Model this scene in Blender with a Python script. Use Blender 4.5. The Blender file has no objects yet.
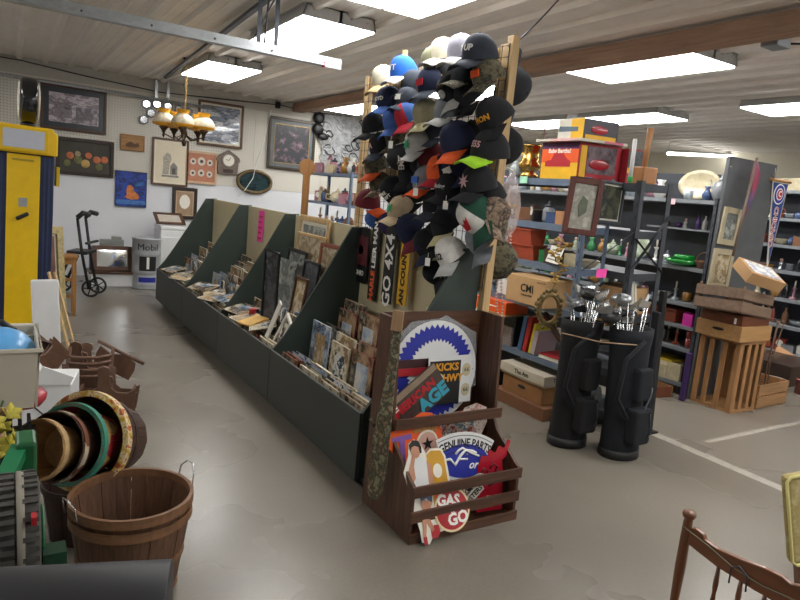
import bpy, math, random
from mathutils import Vector, Matrix, noise as mnoise
PI = math.pi
random.seed(7)
scene = bpy.context.scene
COL = scene.collection

# ------------------------------------------------------------------ camera
F = 640.0; EYE = 1.6
_A = Vector((-396, -141, F)).normalized()
_B = Vector((1050, -5, F)); _B = (_B - _A * _B.dot(_A)).normalized()
_U = _A.cross(_B)
if _U.y > 0: _U = -_U
cam_d = bpy.data.cameras.new('camera'); cam_d.lens = 36 * F / 800; cam_d.sensor_width = 36; cam_d.clip_end = 60
cam_o = bpy.data.objects.new('camera', cam_d); COL.objects.link(cam_o)
right = Vector((_B.x, _A.x, _U.x)); down = Vector((_B.y, _A.y, _U.y)); fwd = Vector((_B.z, _A.z, _U.z))
m = Matrix((( right.x, -down.x, -fwd.x, 0), (right.y, -down.y, -fwd.y, 0), (right.z, -down.z, -fwd.z, EYE), (0, 0, 0, 1)))
cam_o.matrix_world = m
scene.camera = cam_o
EYEV = Vector((0, 0, EYE))

# ------------------------------------------------------------------ world, exposure
w = bpy.data.worlds.new('world'); scene.world = w; w.use_nodes = True
w.node_tree.nodes['Background'].inputs[0].default_value = (0.9, 0.95, 1.0, 1)
w.node_tree.nodes['Background'].inputs[1].default_value = 0.3
scene.view_settings.view_transform = 'Standard'
scene.view_settings.look = 'None'
scene.view_settings.exposure = 0.7
scene.view_settings.gamma = 1.0
TUBE = 9.5       # strength of the fluorescent diffusers
CEIL = 2.98

# ------------------------------------------------------------------ measuring helpers: where a sight line meets a real plane
def ray(px, py):
    d = Vector((px - 400, py - 300, F))
    return Vector((d.dot(_B), d.dot(_A), d.dot(_U)))
def atx(px, py, x):
    r = ray(px, py); return EYEV + r * (x / r.x)
def aty(px, py, y):
    r = ray(px, py); return EYEV + r * (y / r.y)
def atz(px, py, z):
    r = ray(px, py); return EYEV + r * ((z - EYE) / r.z)

# ------------------------------------------------------------------ materials
_mats = {}
def srgb(c):
    if isinstance(c, str):
        c = c.lstrip('#'); c = tuple(int(c[i:i+2], 16) / 255 for i in (0, 2, 4))
    return tuple(((v / 12.92) if v <= 0.04045 else ((v + 0.055) / 1.055) ** 2.4) for v in c) + (1,)
class NT:
    def __init__(s, name):
        s.m = bpy.data.materials.new(name); s.m.use_nodes = True
        s.t = s.m.node_tree; s.b = s.t.nodes['Principled BSDF']
    def n(s, kind, **kw):
        nd = s.t.nodes.new(kind)
        for k, v in kw.items():
            if k.startswith('i_'): nd.inputs[k[2:].replace('_', ' ')].default_value = v
            else: setattr(nd, k, v)
        return nd
    def l(s, a, b): s.t.links.new(a, b)
def mat(name, col, rough=0.6, metal=0.0, var=0.12, scale=12.0, bump=0.0, stretch=(1, 1, 1), spec=0.5, alpha=1.0, coat=0.0, trans=0.0, col2=None):
    """plain surface with a little noise wear in its colour"""
    if name in _mats: return _mats[name]
    t = NT(name); c = srgb(col)
    t.b.inputs['Roughness'].default_value = rough; t.b.inputs['Metallic'].default_value = metal
    t.b.inputs['Specular IOR Level'].default_value = spec
    t.b.inputs['Alpha'].default_value = alpha; t.b.inputs['Coat Weight'].default_value = coat
    t.b.inputs['Transmission Weight'].default_value = trans
    if var > 0:
        tc = t.n('ShaderNodeTexCoord'); mp = t.n('ShaderNodeMapping'); mp.inputs['Scale'].default_value = stretch
        t.l(tc.outputs['Object'], mp.inputs['Vector'])
        nz = t.n('ShaderNodeTexNoise', i_Scale=scale, i_Detail=4.0, i_Roughness=0.6)
        t.l(mp.outputs[0], nz.inputs['Vector'])
        rp = t.n('ShaderNodeValToRGB')
        rp.color_ramp.elements[0].position = 0.3; rp.color_ramp.elements[1].position = 0.7
        c2 = srgb(col2) if col2 else tuple(min(1, v * (1 + var)) for v in c[:3]) + (1,)
        c1 = tuple(v * (1 - var) for v in c[:3]) + (1,)
        rp.color_ramp.elements[0].color = c1; rp.color_ramp.elements[1].color = c2
        t.l(nz.outputs['Fac'], rp.inputs[0]); t.l(rp.outputs[0], t.b.inputs['Base Color'])
        if bump > 0:
            bp = t.n('ShaderNodeBump', i_Strength=bump, i_Distance=0.01)
            t.l(nz.outputs['Fac'], bp.inputs['Height']); t.l(bp.outputs[0], t.b.inputs['Normal'])
    else:
        t.b.inputs['Base Color'].default_value = c
    _mats[name] = t.m; return t.m
def wood(name, col, dark=0.6, rough=0.5, axis=2, scale=9.0, coat=0.0):
    s = [1, 1, 1]; s = [6, 6, 6]; s[axis] = 0.5
    if name in _mats: return _mats[name]
    t = NT(name); c = srgb(col)
    t.b.inputs['Roughness'].default_value = rough; t.b.inputs['Coat Weight'].default_value = coat
    tc = t.n('ShaderNodeTexCoord'); mp = t.n('ShaderNodeMapping'); mp.inputs['Scale'].default_value = s
    t.l(tc.outputs['Object'], mp.inputs['Vector'])
    nz = t.n('ShaderNodeTexNoise', i_Scale=scale, i_Detail=6.0, i_Roughness=0.65, i_Distortion=0.6)
    t.l(mp.outputs[0], nz.inputs['Vector'])
    rp = t.n('ShaderNodeValToRGB'); e = rp.color_ramp.elements
    e[0].position = 0.32; e[1].position = 0.66
    e[0].color = tuple(v * dark for v in c[:3]) + (1,); e[1].color = tuple(min(1, v * 1.12) for v in c[:3]) + (1,)
    t.l(nz.outputs['Fac'], rp.inputs[0]); t.l(rp.outputs[0], t.b.inputs['Base Color'])
    bp = t.n('ShaderNodeBump', i_Strength=0.25, i_Distance=0.004)
    t.l(nz.outputs['Fac'], bp.inputs['Height']); t.l(bp.outputs[0], t.b.inputs['Normal'])
    _mats[name] = t.m; return t.m
def art(name, cols, scale=3.0, rough=0.5, seed=0.0, kind='noise', hard=False, stretch=(1, 1, 1), coat=0.0):
    """printed picture: blotches of several inks"""
    if name in _mats: return _mats[name]
    t = NT(name); t.b.inputs['Roughness'].default_value = rough; t.b.inputs['Coat Weight'].default_value = coat
    tc = t.n('ShaderNodeTexCoord'); mp = t.n('ShaderNodeMapping')
    mp.inputs['Location'].default_value = (seed * 3.1, seed * 1.7, seed * 2.3); mp.inputs['Scale'].default_value = stretch
    t.l(tc.outputs['Object'], mp.inputs['Vector'])
    if kind == 'noise':
        nz = t.n('ShaderNodeTexNoise', i_Scale=scale, i_Detail=5.0, i_Roughness=0.6); out = nz.outputs['Fac']
    else:
        nz = t.n('ShaderNodeTexVoronoi', i_Scale=scale)
        sx = t.n('ShaderNodeSeparateColor'); t.l(nz.outputs['Color'], sx.inputs[0]); out = sx.outputs[0]
    t.l(mp.outputs[0], nz.inputs['Vector'])
    rp = t.n('ShaderNodeValToRGB'); e = rp.color_ramp.elements
    if hard: rp.color_ramp.interpolation = 'CONSTANT'
    k = len(cols)
    lo, hi = (0.3, 0.7) if kind == 'noise' else (0.0, 1.0)
    for i, c in enumerate(cols):
        p = lo + (hi - lo) * (i / max(1, (k if hard else k - 1)))
        if i == 0: e[0].position = p; e[0].color = srgb(c)
        elif i == 1: e[1].position = p; e[1].color = srgb(c)
        else: q = e.new(p); q.color = srgb(c)
    t.l(out, rp.inputs[0]); t.l(rp.outputs[0], t.b.inputs['Base Color'])
    _mats[name] = t.m; return t.m
def glass(name, col='#dfe8e6', rough=0.05, alpha=0.25):
    return mat(name, col, rough, 0, 0, alpha=alpha, spec=0.8)

# ------------------------------------------------------------------ mesh builder
class MB:
    def __init__(s): s.v = []; s.f = []; s.fm = []; s.fs = []; s.M = Matrix.Identity(4); s.mi = 0; s.sm = False
    def add(s, vs, fs, smooth=None, mi=None):
        o = len(s.v); s.v += [s.M @ Vector(v) for v in vs]
        for f in fs:
            s.f.append(tuple(i + o for i in f)); s.fm.append(s.mi if mi is None else mi); s.fs.append(s.sm if smooth is None else smooth)
        return s
    def box(s, c, d, R=None, mi=None, taper=None):
        x, y, z = (k / 2 for k in d); t = taper or 1.0
        vs = [(-x*t, -y*t, -z), (x*t, -y*t, -z), (x*t, y*t, -z), (-x*t, y*t, -z), (-x, -y, z), (x, -y, z), (x, y, z), (-x, y, z)]
        vs = [(R @ Vector(v) if R else Vector(v)) + Vector(c) for v in vs]
        return s.add(vs, [(0,3,2,1), (4,5,6,7), (0,1,5,4), (1,2,6,5), (2,3,7,6), (3,0,4,7)], False, mi)
    def bb(s, x0, x1, y0, y1, z0, z1, mi=None):
        return s.box(((x0+x1)/2, (y0+y1)/2, (z0+z1)/2), (abs(x1-x0), abs(y1-y0), abs(z1-z0)), None, mi)
    def bar(s, a, b, w, h=None, up=(0, 0, 1), mi=None):
        a = Vector(a); b = Vector(b); h = h or w; d = (b - a); L = d.length; d.normalize(); up = Vector(up)
        if abs(d.dot(up)) > 0.98: up = Vector((1, 0, 0))
        x = up.cross(d).normalized(); y = d.cross(x)
        R = Matrix((x, y, d)).transposed()
        return s.box((a + b) / 2, (w, h, L), R, mi)
    def cyl(s, a, b, r0, r1=None, n=16, cap=True, smooth=True, mi=None):
        a = Vector(a); b = Vector(b); r1 = r0 if r1 is None else r1; d = (b - a).normalized()
        u = Vector((0, 0, 1)) if abs(d.z) < 0.9 else Vector((1, 0, 0)); x = u.cross(d).normalized(); y = d.cross(x)
        ang = [2*PI*i/n for i in range(n)]
        vs = [a + (x*math.cos(t) + y*math.sin(t))*r0 for t in ang] + [b + (x*math.cos(t) + y*math.sin(t))*r1 for t in ang]
        s.add(vs, [(i, (i+1) % n, (i+1) % n + n, i + n) for i in range(n)], smooth, mi)
        if cap: s.add(vs[:n], [tuple(range(n-1, -1, -1))], False, mi); s.add(vs[n:], [tuple(range(n))], False, mi)
        return s
    def tube(s, pts, r, n=8, closed=False, mi=None, cap=True):
        P = [Vector(p) for p in pts]; k = len(P); rs = r if isinstance(r, (list, tuple)) else [r]*k
        vs = []; px = None
        for i, p in enumerate(P):
            if closed: d = P[(i+1) % k] - P[i-1]
            else: d = P[min(i+1, k-1)] - P[max(i-1, 0)]
            d.normalize()
            if px is None:
                u = Vector((0, 0, 1)) if abs(d.z) < 0.9 else Vector((1, 0, 0)); px = u.cross(d).normalized()
            else:
                px = (px - d * px.dot(d))
                px = px.normalized() if px.length > 1e-6 else Vector((1, 0, 0))
            y = d.cross(px)
            vs += [p + (px*math.cos(2*PI*j/n) + y*math.sin(2*PI*j/n)) * rs[i] for j in range(n)]
        fs = []
        for i in range(k if closed else k-1):
            a = i*n; b = ((i+1) % k)*n
            fs += [(a+j, a+(j+1) % n, b+(j+1) % n, b+j) for j in range(n)]
        s.add(vs, fs, True, mi)
        if not closed and cap:
            s.add(vs[:n], [tuple(range(n-1, -1, -1))], False, mi); s.add(vs[-n:], [tuple(range(n))], False, mi)
        return s
    def lathe(s, prof, n=24, c=(0, 0, 0), sx=1, sy=1, mi=None, smooth=True, cap=True):
        vs = []; fs = []
        for (r, z) in prof:
            vs += [(c[0] + r*sx*math.cos(2*PI*j/n), c[1] + r*sy*math.sin(2*PI*j/n), c[2] + z) for j in range(n)]
        for i in range(len(prof)-1):
            a = i*n; b = a+n
            fs += [(a+j, a+(j+1) % n, b+(j+1) % n, b+j) for j in range(n)]
        s.add(vs, fs, smooth, mi)
        if tuple(prof[0]) == tuple(prof[-1]) or not cap: return s
        if prof[0][0] > 1e-4: s.add(vs[:n], [tuple(range(n-1, -1, -1))], False, mi)
        if prof[-1][0] > 1e-4 and len(prof) > 1: s.add(vs[-n:], [tuple(range(n))], False, mi)
        return s
    def prism(s, poly, t0, t1, plane='xz', mi=None, smooth=False):
        """polygon (a,b) pushed from t0 to t1 along the third axis"""
        def P(a, b, t):
            return {'xz': (a, t, b), 'xy': (a, b, t), 'yz': (t, a, b)}[plane]
        n = len(poly); vs = [P(a, b, t0) for a, b in poly] + [P(a, b, t1) for a, b in poly]
        # outward winding is settled by recalculation later
        s.add(vs, [tuple(range(n-1, -1, -1)), tuple(range(n, 2*n))], False, mi)
        s.add(vs, [(i, (i+1) % n, (i+1) % n + n, i+n) for i in range(n)], smooth, mi)
        return s
    def sph(s, c, r, n=12, sc=(1, 1, 1), mi=None):
        prof = [(math.sin(PI*i/(n//2+2)) * r, -math.cos(PI*i/(n//2+2)) * r) for i in range(n//2+3)]
        vs = []; fs = []
        for (a, z) in prof: vs += [(c[0] + max(a, 1e-5)*sc[0]*math.cos(2*PI*j/n), c[1] + max(a, 1e-5)*sc[1]*math.sin(2*PI*j/n), c[2] + z*sc[2]) for j in range(n)]
        for i in range(len(prof)-1):
            a = i*n; b = a+n; fs += [(a+j, a+(j+1) % n, b+(j+1) % n, b+j) for j in range(n)]
        return s.add(vs, fs, True, mi)
    def build(s, name, mats, parent=None, M=None, bevel=0, thing=None):
        me = bpy.data.meshes.new(name)
        me.from_pydata([tuple(v) for v in s.v], [], s.f)
        for mm in (mats if isinstance(mats, (list, tuple)) else [mats]): me.materials.append(mm)
        me.polygons.foreach_set('material_index', s.fm); me.polygons.foreach_set('use_smooth', s.fs)
        import bmesh
        b = bmesh.new(); b.from_mesh(me); bmesh.ops.remove_doubles(b, verts=b.verts, dist=1e-5)
        bmesh.ops.recalc_face_normals(b, faces=b.faces); b.to_mesh(me); b.free()
        me.update()
        o = bpy.data.objects.new(name, me); COL.objects.link(o)
        if parent: o.parent = parent
        if M is not None: o.matrix_local = M
        if bevel:
            bv = o.modifiers.new('bevel', 'BEVEL'); bv.width = bevel; bv.segments = 2; bv.limit_method = 'ANGLE'; bv.angle_limit = 0.7
        return o
def T(x=0, y=0, z=0): return Matrix.Translation((x, y, z))
def TV(v): return Matrix.Translation(v)
def RX(a): return Matrix.Rotation(math.radians(a), 4, 'X')
def RY(a): return Matrix.Rotation(math.radians(a), 4, 'Y')
def RZ(a): return Matrix.Rotation(math.radians(a), 4, 'Z')
def frame(o, xax, zax):
    """matrix with origin o, local x along xax, local z nearest zax"""
    x = Vector(xax).normalized(); z = Vector(zax); z = (z - x * z.dot(x)).normalized(); y = z.cross(x)
    M = Matrix((x, y, z)).transposed().to_4x4(); M.translation = Vector(o); return M
def thing(name, label, cat, M=None, group=None):
    o = bpy.data.objects.new(name, None); COL.objects.link(o); o.empty_display_size = 0.1
    if M is not None: o.matrix_local = M
    o['label'] = label; o['category'] = cat
    if group: o['group'] = group
    return o
def tag(o, label, cat, group=None):
    o['label'] = label; o['category'] = cat
    if group: o['group'] = group
    return o
def struct(o): o['kind'] = 'structure'; return o
def dup(root, M=None, label=None, group=None):
    r = root.copy(); COL.objects.link(r)
    if M is not None: r.matrix_local = M
    if label: r['label'] = label
    if group: r['group'] = group
    for ch in list(root.children):
        c = ch.copy(); COL.objects.link(c); c.parent = r
        for g in list(ch.children):
            d = g.copy(); COL.objects.link(d); d.parent = c
    return r
_txt = {}
def text(name, s, size, material, parent, M, depth=0.001, sx=1.0, bold=0.0, shear=0.0, align='CENTER', arc=None):
    """lettering lying in local xy, facing +z, turned into a mesh"""
    cu = bpy.data.curves.new(name, 'FONT'); cu.body = s; cu.size = size; cu.align_x = align; cu.align_y = 'CENTER'
    cu.extrude = depth; cu.offset = bold; cu.shear = shear; cu.resolution_u = 2
    tmp = bpy.data.objects.new(name, cu)
    me = bpy.data.meshes.new_from_object(tmp); bpy.data.objects.remove(tmp); bpy.data.curves.remove(cu)
    for v in me.vertices:
        v.co.x *= sx
        if arc:
            a = v.co.x / arc; r = arc + v.co.y; v.co.x = math.sin(a) * r; v.co.y = math.cos(a) * r - arc
    me.materials.clear(); me.materials.append(material)
    o = bpy.data.objects.new(name, me); COL.objects.link(o)
    if parent: o.parent = parent
    o.matrix_local = M; return o
FACE = Matrix(((1, 0, 0, 0), (0, 0, -1, 0), (0, 1, 0, 0), (0, 0, 0, 1)))   # lettering upright in xz, facing -y

# common materials
M_ = dict(
 green=mat('bin_green', '#333e39', 0.55, var=0.08, scale=4),
 greenfront=mat('bin_front', '#363a37', 0.5, var=0.06, scale=3),
 tan=mat('tan_board', '#c6bb98', 0.75, var=0.05, scale=5),
 white=mat('white_enamel', '#dfe0e0', 0.35, var=0.03),
 offwhite=mat('off_white', '#cfcabd', 0.5, var=0.05),
 black=mat('black_plastic', '#16171a', 0.45, var=0.15),
 blackcloth=mat('black_cloth', '#15171d', 0.9, var=0.3, scale=40),
 steel=mat('galvanised_steel', '#a9adb0', 0.35, 0.85, var=0.15, scale=20),
 chrome=mat('chrome', '#d8dadc', 0.15, 1.0, var=0.05),
 dsteel=mat('dark_steel', '#4a4e55', 0.45, 0.5, var=0.15),
 shelfblue=mat('shelf_blue_grey', '#6f7f95', 0.4, 0.3, var=0.12),
 shelfgrey=mat('shelf_grey', '#8a8f94', 0.4, 0.3, var=0.1),
 postgrey=mat('post_dark_grey', '#43474e', 0.5, 0.2, var=0.1),
 brass=mat('brass', '#b8924e', 0.2, 1.0, var=0.2),
 gold=mat('gold_paint', '#a88a4c', 0.4, 0.6, var=0.25, scale=30),
 pine=wood('pine', '#c8a878', 0.75, 0.6, 2, 5),
 piney=wood('pine_y', '#c8a878', 0.75, 0.6, 1, 5),
 darkwood=wood('dark_wood', '#5e3e2c', 0.32, 0.4, 0, 5),
 darkwoodz=wood('dark_wood_z', '#5e3f2e', 0.35, 0.45, 2, 7),
 midwood=wood('mid_wood', '#7a4d2e', 0.6, 0.4, 2, 7, coat=0.2),
 oak=wood('oak', '#a9763f', 0.65, 0.5, 2, 7),
 cardboard=mat('cardboard', '#b08a60', 0.85, var=0.08, scale=5),
 paper=mat('paper', '#e6e2d6', 0.8, var=0.04),
 tagw=mat('price_tag', '#f2f0ea', 0.8, var=0.02),
 pink=mat('pink_card', '#ff4fb0', 0.7, var=0.04),
 red=mat('red_paint', '#a8222b', 0.5, var=0.12),
 orange=mat('orange_cloth', '#e8602a', 0.8, var=0.1),
 yellow=mat('yellow_paint', '#e6bd10', 0.35, var=0.06),
 navy=mat('navy_paint', '#1c2748', 0.4, var=0.1),
 blue=mat('blue_paint', '#2c5fc0', 0.5, var=0.1),
 rubber=mat('black_rubber', '#1c1d20', 0.55, var=0.15, scale=30),
 terracotta=mat('terracotta', '#a3462c', 0.7, var=0.1),
 ink=mat('black_ink', '#141414', 0.6, var=0),
 whiteink=mat('white_ink', '#f0efe9', 0.6, var=0),
 redink=mat('red_ink', '#b3202c', 0.5, var=0),
 blueink=mat('blue_ink', '#26309a', 0.5, var=0),
)
# ================================================================== THE ROOM
XL, XR, YF, YB = -3.2, 11.4, -3.5, 10.5
# floor: polished concrete
t = NT('polished_concrete')
tc = t.n('ShaderNodeTexCoord')
n1 = t.n('ShaderNodeTexNoise', i_Scale=0.7, i_Detail=4.0, i_Roughness=0.5)
n2 = t.n('ShaderNodeTexNoise', i_Scale=60.0, i_Detail=3.0)
n3 = t.n('ShaderNodeTexNoise', i_Scale=5.0, i_Detail=5.0, i_Roughness=0.6)
for q in (n1, n2, n3): t.l(tc.outputs['Object'], q.inputs['Vector'])
r1 = t.n('ShaderNodeValToRGB'); e = r1.color_ramp.elements
e[0].position = 0.15; e[0].color = srgb('#716b61'); e[1].position = 0.85; e[1].color = srgb('#8f887d')
mx = t.n('ShaderNodeMix', data_type='RGBA', blend_type='MULTIPLY'); mx.inputs[0].default_value = 0.5
r2 = t.n('ShaderNodeValToRGB'); e = r2.color_ramp.elements
e[0].position = 0.2; e[0].color = (0.88, 0.875, 0.87, 1); e[1].position = 0.8; e[1].color = (1, 1, 1, 1)
t.l(n1.outputs['Fac'], r1.inputs[0]); t.l(n3.outputs['Fac'], r2.inputs[0])
t.l(r1.outputs[0], mx.inputs[6]); t.l(r2.outputs[0], mx.inputs[7])
r3_ = t.n('ShaderNodeValToRGB'); e = r3_.color_ramp.elements
e[0].position = 0.3; e[0].color = (0.86, 0.85, 0.84, 1); e[1].position = 0.7; e[1].color = (1, 1, 1, 1); t.l(n2.outputs['Fac'], r3_.inputs[0])
mx2 = t.n('ShaderNodeMix', data_type='RGBA', blend_type='MULTIPLY'); mx2.inputs[0].default_value = 0.6
t.l(mx.outputs[2], mx2.inputs[6]); t.l(r3_.outputs[0], mx2.inputs[7]); t.l(mx2.outputs[2], t.b.inputs['Base Color'])
mr = t.n('ShaderNodeMapRange'); mr.inputs['From Min'].default_value = 0.3; mr.inputs['From Max'].default_value = 0.7
mr.inputs['To Min'].default_value = 0.24; mr.inputs['To Max'].default_value = 0.33
t.l(n1.outputs['Fac'], mr.inputs['Value']); t.l(mr.outputs[0], t.b.inputs['Roughness'])
bp = t.n('ShaderNodeBump', i_Strength=0.04, i_Distance=0.004); t.l(n2.outputs['Fac'], bp.inputs['Height']); t.l(bp.outputs[0], t.b.inputs['Normal'])
floor = struct(MB().bb(XL, XR, YF, YB, -0.1, 0).build('floor', t.m))
# paler strips in the concrete
M_['strip'] = mat('pale_concrete', '#9c958a', 0.5, var=0.2, scale=14)
a, b = atz(645, 428, 0), atz(800, 490, 0)
struct(MB().bar((a.x, 6.0, 0.0008), (4.12, -3.0, 0.0008), 0.09, 0.0016).build('trim_2', M_['strip']))
a, b = atz(706, 442, 0), atz(800, 428, 0)
struct(MB().bar((a.x, a.y, 0.0008), (9, b.y + 0.1, 0.0008), 0.05, 0.0016).build('trim_3', M_['strip']))

# walls: pegboard above, smooth panel below
def peg(name, base, dotscale=40.0):
    t = NT(name); tc = t.n('ShaderNodeTexCoord')
    vo = t.n('ShaderNodeTexVoronoi', i_Scale=dotscale, i_Randomness=0.0); t.l(tc.outputs['Object'], vo.inputs['Vector'])
    rp = t.n('ShaderNodeValToRGB'); e = rp.color_ramp.elements; rp.color_ramp.interpolation = 'LINEAR'
    c = srgb(base); e[0].position = 0.16; e[0].color = tuple(v * 0.45 for v in c[:3]) + (1,); e[1].position = 0.22; e[1].color = c
    t.l(vo.outputs['Distance'], rp.inputs[0]); t.l(rp.outputs[0], t.b.inputs['Base Color']); t.b.inputs['Roughness'].default_value = 0.6
    return t.m
M_['peg'] = peg('pegboard', '#d3cfc4', 26.0)
M_['wallw'] = mat('wall_white', '#dcdee2', 0.6, var=0.03, scale=2)
M_['wallc'] = mat('wall_cream', '#d8d2bf', 0.6, var=0.04, scale=2)
wb = MB()
wb.bb(XL, XR, YB, YB + 0.12, 0, 1.51, 0)
wb.bb(XL, XR, YB, YB + 0.12, 1.51, CEIL - .22, 1)
wb.bb(XL, XR, YB - .01, YB + 0.12, CEIL - .22, CEIL, 2)
wb.bb(XL, XR, YB - 0.006, YB, 1.50, 1.515, 2)
for k in range(8):
    x = XL + 0.6 + 1.22 * k
    wb.bb(x, x + 0.006, YB - 0.003, YB, 1.515, CEIL - .22, 2)
M_['panel2'] = mat('wall_band', '#b9b6ad', 0.6, var=0.05)
struct(wb.build('wall_back', [M_['wallw'], M_['peg'], M_['panel2']]))
struct(MB().bb(XR, XR + 0.12, YF, YB, 0, CEIL).build('wall_right', M_['wallc']))
struct(MB().bb(XL - 0.12, XL, YF, YB, 0, CEIL).build('wall_left', M_['wallw']))
struct(MB().bb(XL, XR, YF - 0.12, YF, 0, CEIL).build('wall_front', M_['wallw']))
# ribbed metal ceiling
M_['ceil'] = mat('ribbed_ceiling_metal', '#e6dfd6', 0.38, 0.0, var=0.06, scale=3)
cb = MB(); cb.bb(XL, XR, YF, YB, CEIL, CEIL + 0.1)
x = 0.18 - 0.31 * 11
while x < XR:
    poly = [(x - 0.045, CEIL), (x - 0.022, CEIL - 0.034), (x + 0.022, CEIL - 0.034), (x + 0.045, CEIL)]
    cb.prism(poly, YF, YB, 'xz')
    for q in (0.105, 0.205):
        cb.prism([(x + q - 0.012, CEIL), (x + q - 0.006, CEIL - 0.0025), (x + q + 0.006, CEIL - 0.0025), (x + q + 0.012, CEIL)], YF, YB, 'xz')
    x += 0.31
struct(cb.build('ceiling', M_['ceil']))
# wooden beam running away along the ceiling
bm = MB(); bm.bb(4.12, 4.3, YF, YB, CEIL - 0.15, CEIL - 0.03)
M_['beam'] = wood('rough_beam', '#a58670', 0.7, 0.8, 1, 4)
struct(bm.build('trim_1', M_['beam']))

# ------------------------------------------------------------------ fluorescent fixtures
def emis(name, col, s):
    t = NT(name); t.b.inputs['Emission Color'].default_value = srgb(col); t.b.inputs['Emission Strength'].default_value = s
    t.b.inputs['Base Color'].default_value = (0.9, 0.9, 0.9, 1); return t.m
M_['glow'] = emis('fluorescent_tube_glow', '#fffefb', TUBE)
M_['housing'] = mat('fixture_white', '#b8b8b6', 0.4, var=0.05)
L0 = 1.3; W0 = 0.64
ft = thing('ceiling_light', '', 'ceiling light', T(4.42, 3.22, 2.885))
h = MB()
h.bb(0, W0, 0, L0, 0.085, 0.095)
h.prism([(0, 0.0), (0.03, 0.095), (0.04, 0.095), (0.012, 0.0)], 0, L0, 'xz'); h.prism([(W0, 0.0), (W0 - 0.03, 0.095), (W0 - 0.04, 0.095), (W0 - 0.012, 0.0)], 0, L0, 'xz')
h.bb(W0/2 - 0.012, W0/2 + 0.012, 0, L0, 0.004, 0.09)
for y in (0, L0 - 0.012): h.prism([(0, 0), (0.03, 0.095), (W0 - .03, 0.095), (W0, 0)], y, y + 0.012, 'xz')
for k in range(2):
    x0 = 0.016 + k * (W0/2 - 0.002); x1 = x0 + W0/2 - 0.03
    MB().bb(x0, x1, 0.014, L0 - 0.014, -0.014, 0.03).build('diffuser', M_['glow'], ft)  # lens dropped below the housing so its glowing sides brighten the ceiling
for y in (-0.002, L0 + 0.002):
    for x in (0.09, 0.23, 0.41, 0.55): h.sph((x, y, 0.055), 0.011, 8, mi=1)
h.build('housing', [M_['housing'], M_['chrome']], ft)
cols = [('left', 1.93), ('middle', 4.42), ('right', 6.74)]
rows = {'left': [(4.18, 'above the record bins, partly cut by the top edge'), (6.13, 'behind the garage door track'), (8.85, 'nearest the chandelier'), (1.3, 'over the near aisle'), (-1.4, 'far behind')],
        'middle': [(4.57, 'just right of the wooden ceiling beam, the largest in view'), (7.06, 'mostly hidden by the cap display'), (9.95, 'low behind the caps near the netting'), (2.2, 'over the aisle'), (-.9, 'far behind')],
        'right': [(4.26, 'cut by the right edge of the photo'), (6.6, 'above the wooden mallet'), (8.1, 'behind the boxed toys'), (1.6, 'over the crates'), (-1.2, 'far behind')]}
first = True
for nm, x in cols:
    for yf, d in rows[nm]:
        lab = 'lit fluorescent ceiling fixture ' + d
        if yf < 3:
            lab = {'left': 'lit fluorescent ceiling fixture over the near aisle left of the camera', 'middle': 'lit fluorescent ceiling fixture over the near aisle beside the camera', 'right': 'lit fluorescent ceiling fixture over the near aisle on the right'}[nm] + (' front' if yf > 0 else ' far behind')
        M = T(x, yf - L0, 2.885)
        if first: ft.matrix_local = M; ft['label'] = lab; ft['group'] = 'fluorescent ceiling fixtures'; first = False
        else: dup(ft, M, lab, 'fluorescent ceiling fixtures')
# extra row out of sight to the left keeps that side as bright as the photo
for y in (2.0, 5.4): dup(ft, T(-1.9, y, 2.885), 'added unseen fluorescent fixture over the left side wall %s' % ('near' if y < 3 else 'far'), 'fluorescent ceiling fixtures')
# bare tube over the far right shelves
tl = thing('tube_light', 'bare glowing tube light hanging above the glassware shelves', 'tube light', T(0, 0, 0))
a, b = aty(668, 153.5, 7.2), aty(730, 156.5, 7.2)
MB().cyl(a, b, 0.024, n=12).build('tube', M_['glow'], tl)
up_ = Vector((0, 0, .045))
MB().bar(a + up_, b + up_, .05, .03).cyl(a + up_, (a.x, a.y, CEIL), .005).cyl(b + up_, (b.x, b.y, CEIL), .005).build('mounting_strip', M_['housing'], tl)
# ================================================================== DISPLAY BINS (four units in one long row)
BY = [2.84, 4.22, 5.55, 6.9, 8.28]           # divider positions along the row
XF = 1.62
PROF = [(XF, 0.07), (XF, 0.445), (1.70, 0.545), (1.80, 0.70), (1.90, 0.87), (2.02, 1.07), (2.10, 1.22), (2.17, 1.345), (2.303, 1.355), (2.303, 0.07)]
bin_labels = ['long dark green display bin nearest the wooden sign rack, full of record sleeves',
              'dark green display bin with the tall black framed pictures standing in it',
              'dark green display bin with the pink notice on its back board',
              'dark green display bin farthest away, beside the oil drum']
for i in range(4):
    y0, y1 = BY[i], BY[i+1]
    t_ = thing('display_bin', bin_labels[i], 'display bin', T(0, y0, 0), 'green display bins in a row')
    L = y1 - y0
    if i == 0: MB().prism(PROF[:-2] + [(2.303, 1.36), (2.303, 0.07)], 0, 0.02, 'xz').build('side_panel', M_['green'], t_)
    MB().prism(PROF, L - 0.02, L - 0.001, 'xz').build('side_panel', M_['green'], t_)
    MB().bb(XF - 0.016, XF + 0.002, 0.004, L - 0.004, 0.06, 0.445).build('front_board', M_['greenfront'], t_, bevel=0.002)
    MB().bb(2.27, 2.29, 0.021, L - 0.021, 0.1, 1.345).build('back_board', M_['tan'], t_)
    MB().bb(XF + 0.003, 2.269, 0.021, L - 0.021, 0.075, 0.12).build('bottom_board', M_['green'], t_)
    MB().bb(XF + 0.07, 2.25, 0, L, 0, 0.069).build('plinth', M_['black'], t_)
    for (x, z) in ((1.828, 0.40), (2.028, 0.56)):
        MB().bb(x, x + 0.012, 0.021, L - 0.021, 0.121, z).build('tier_riser', M_['tan'], t_)

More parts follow.
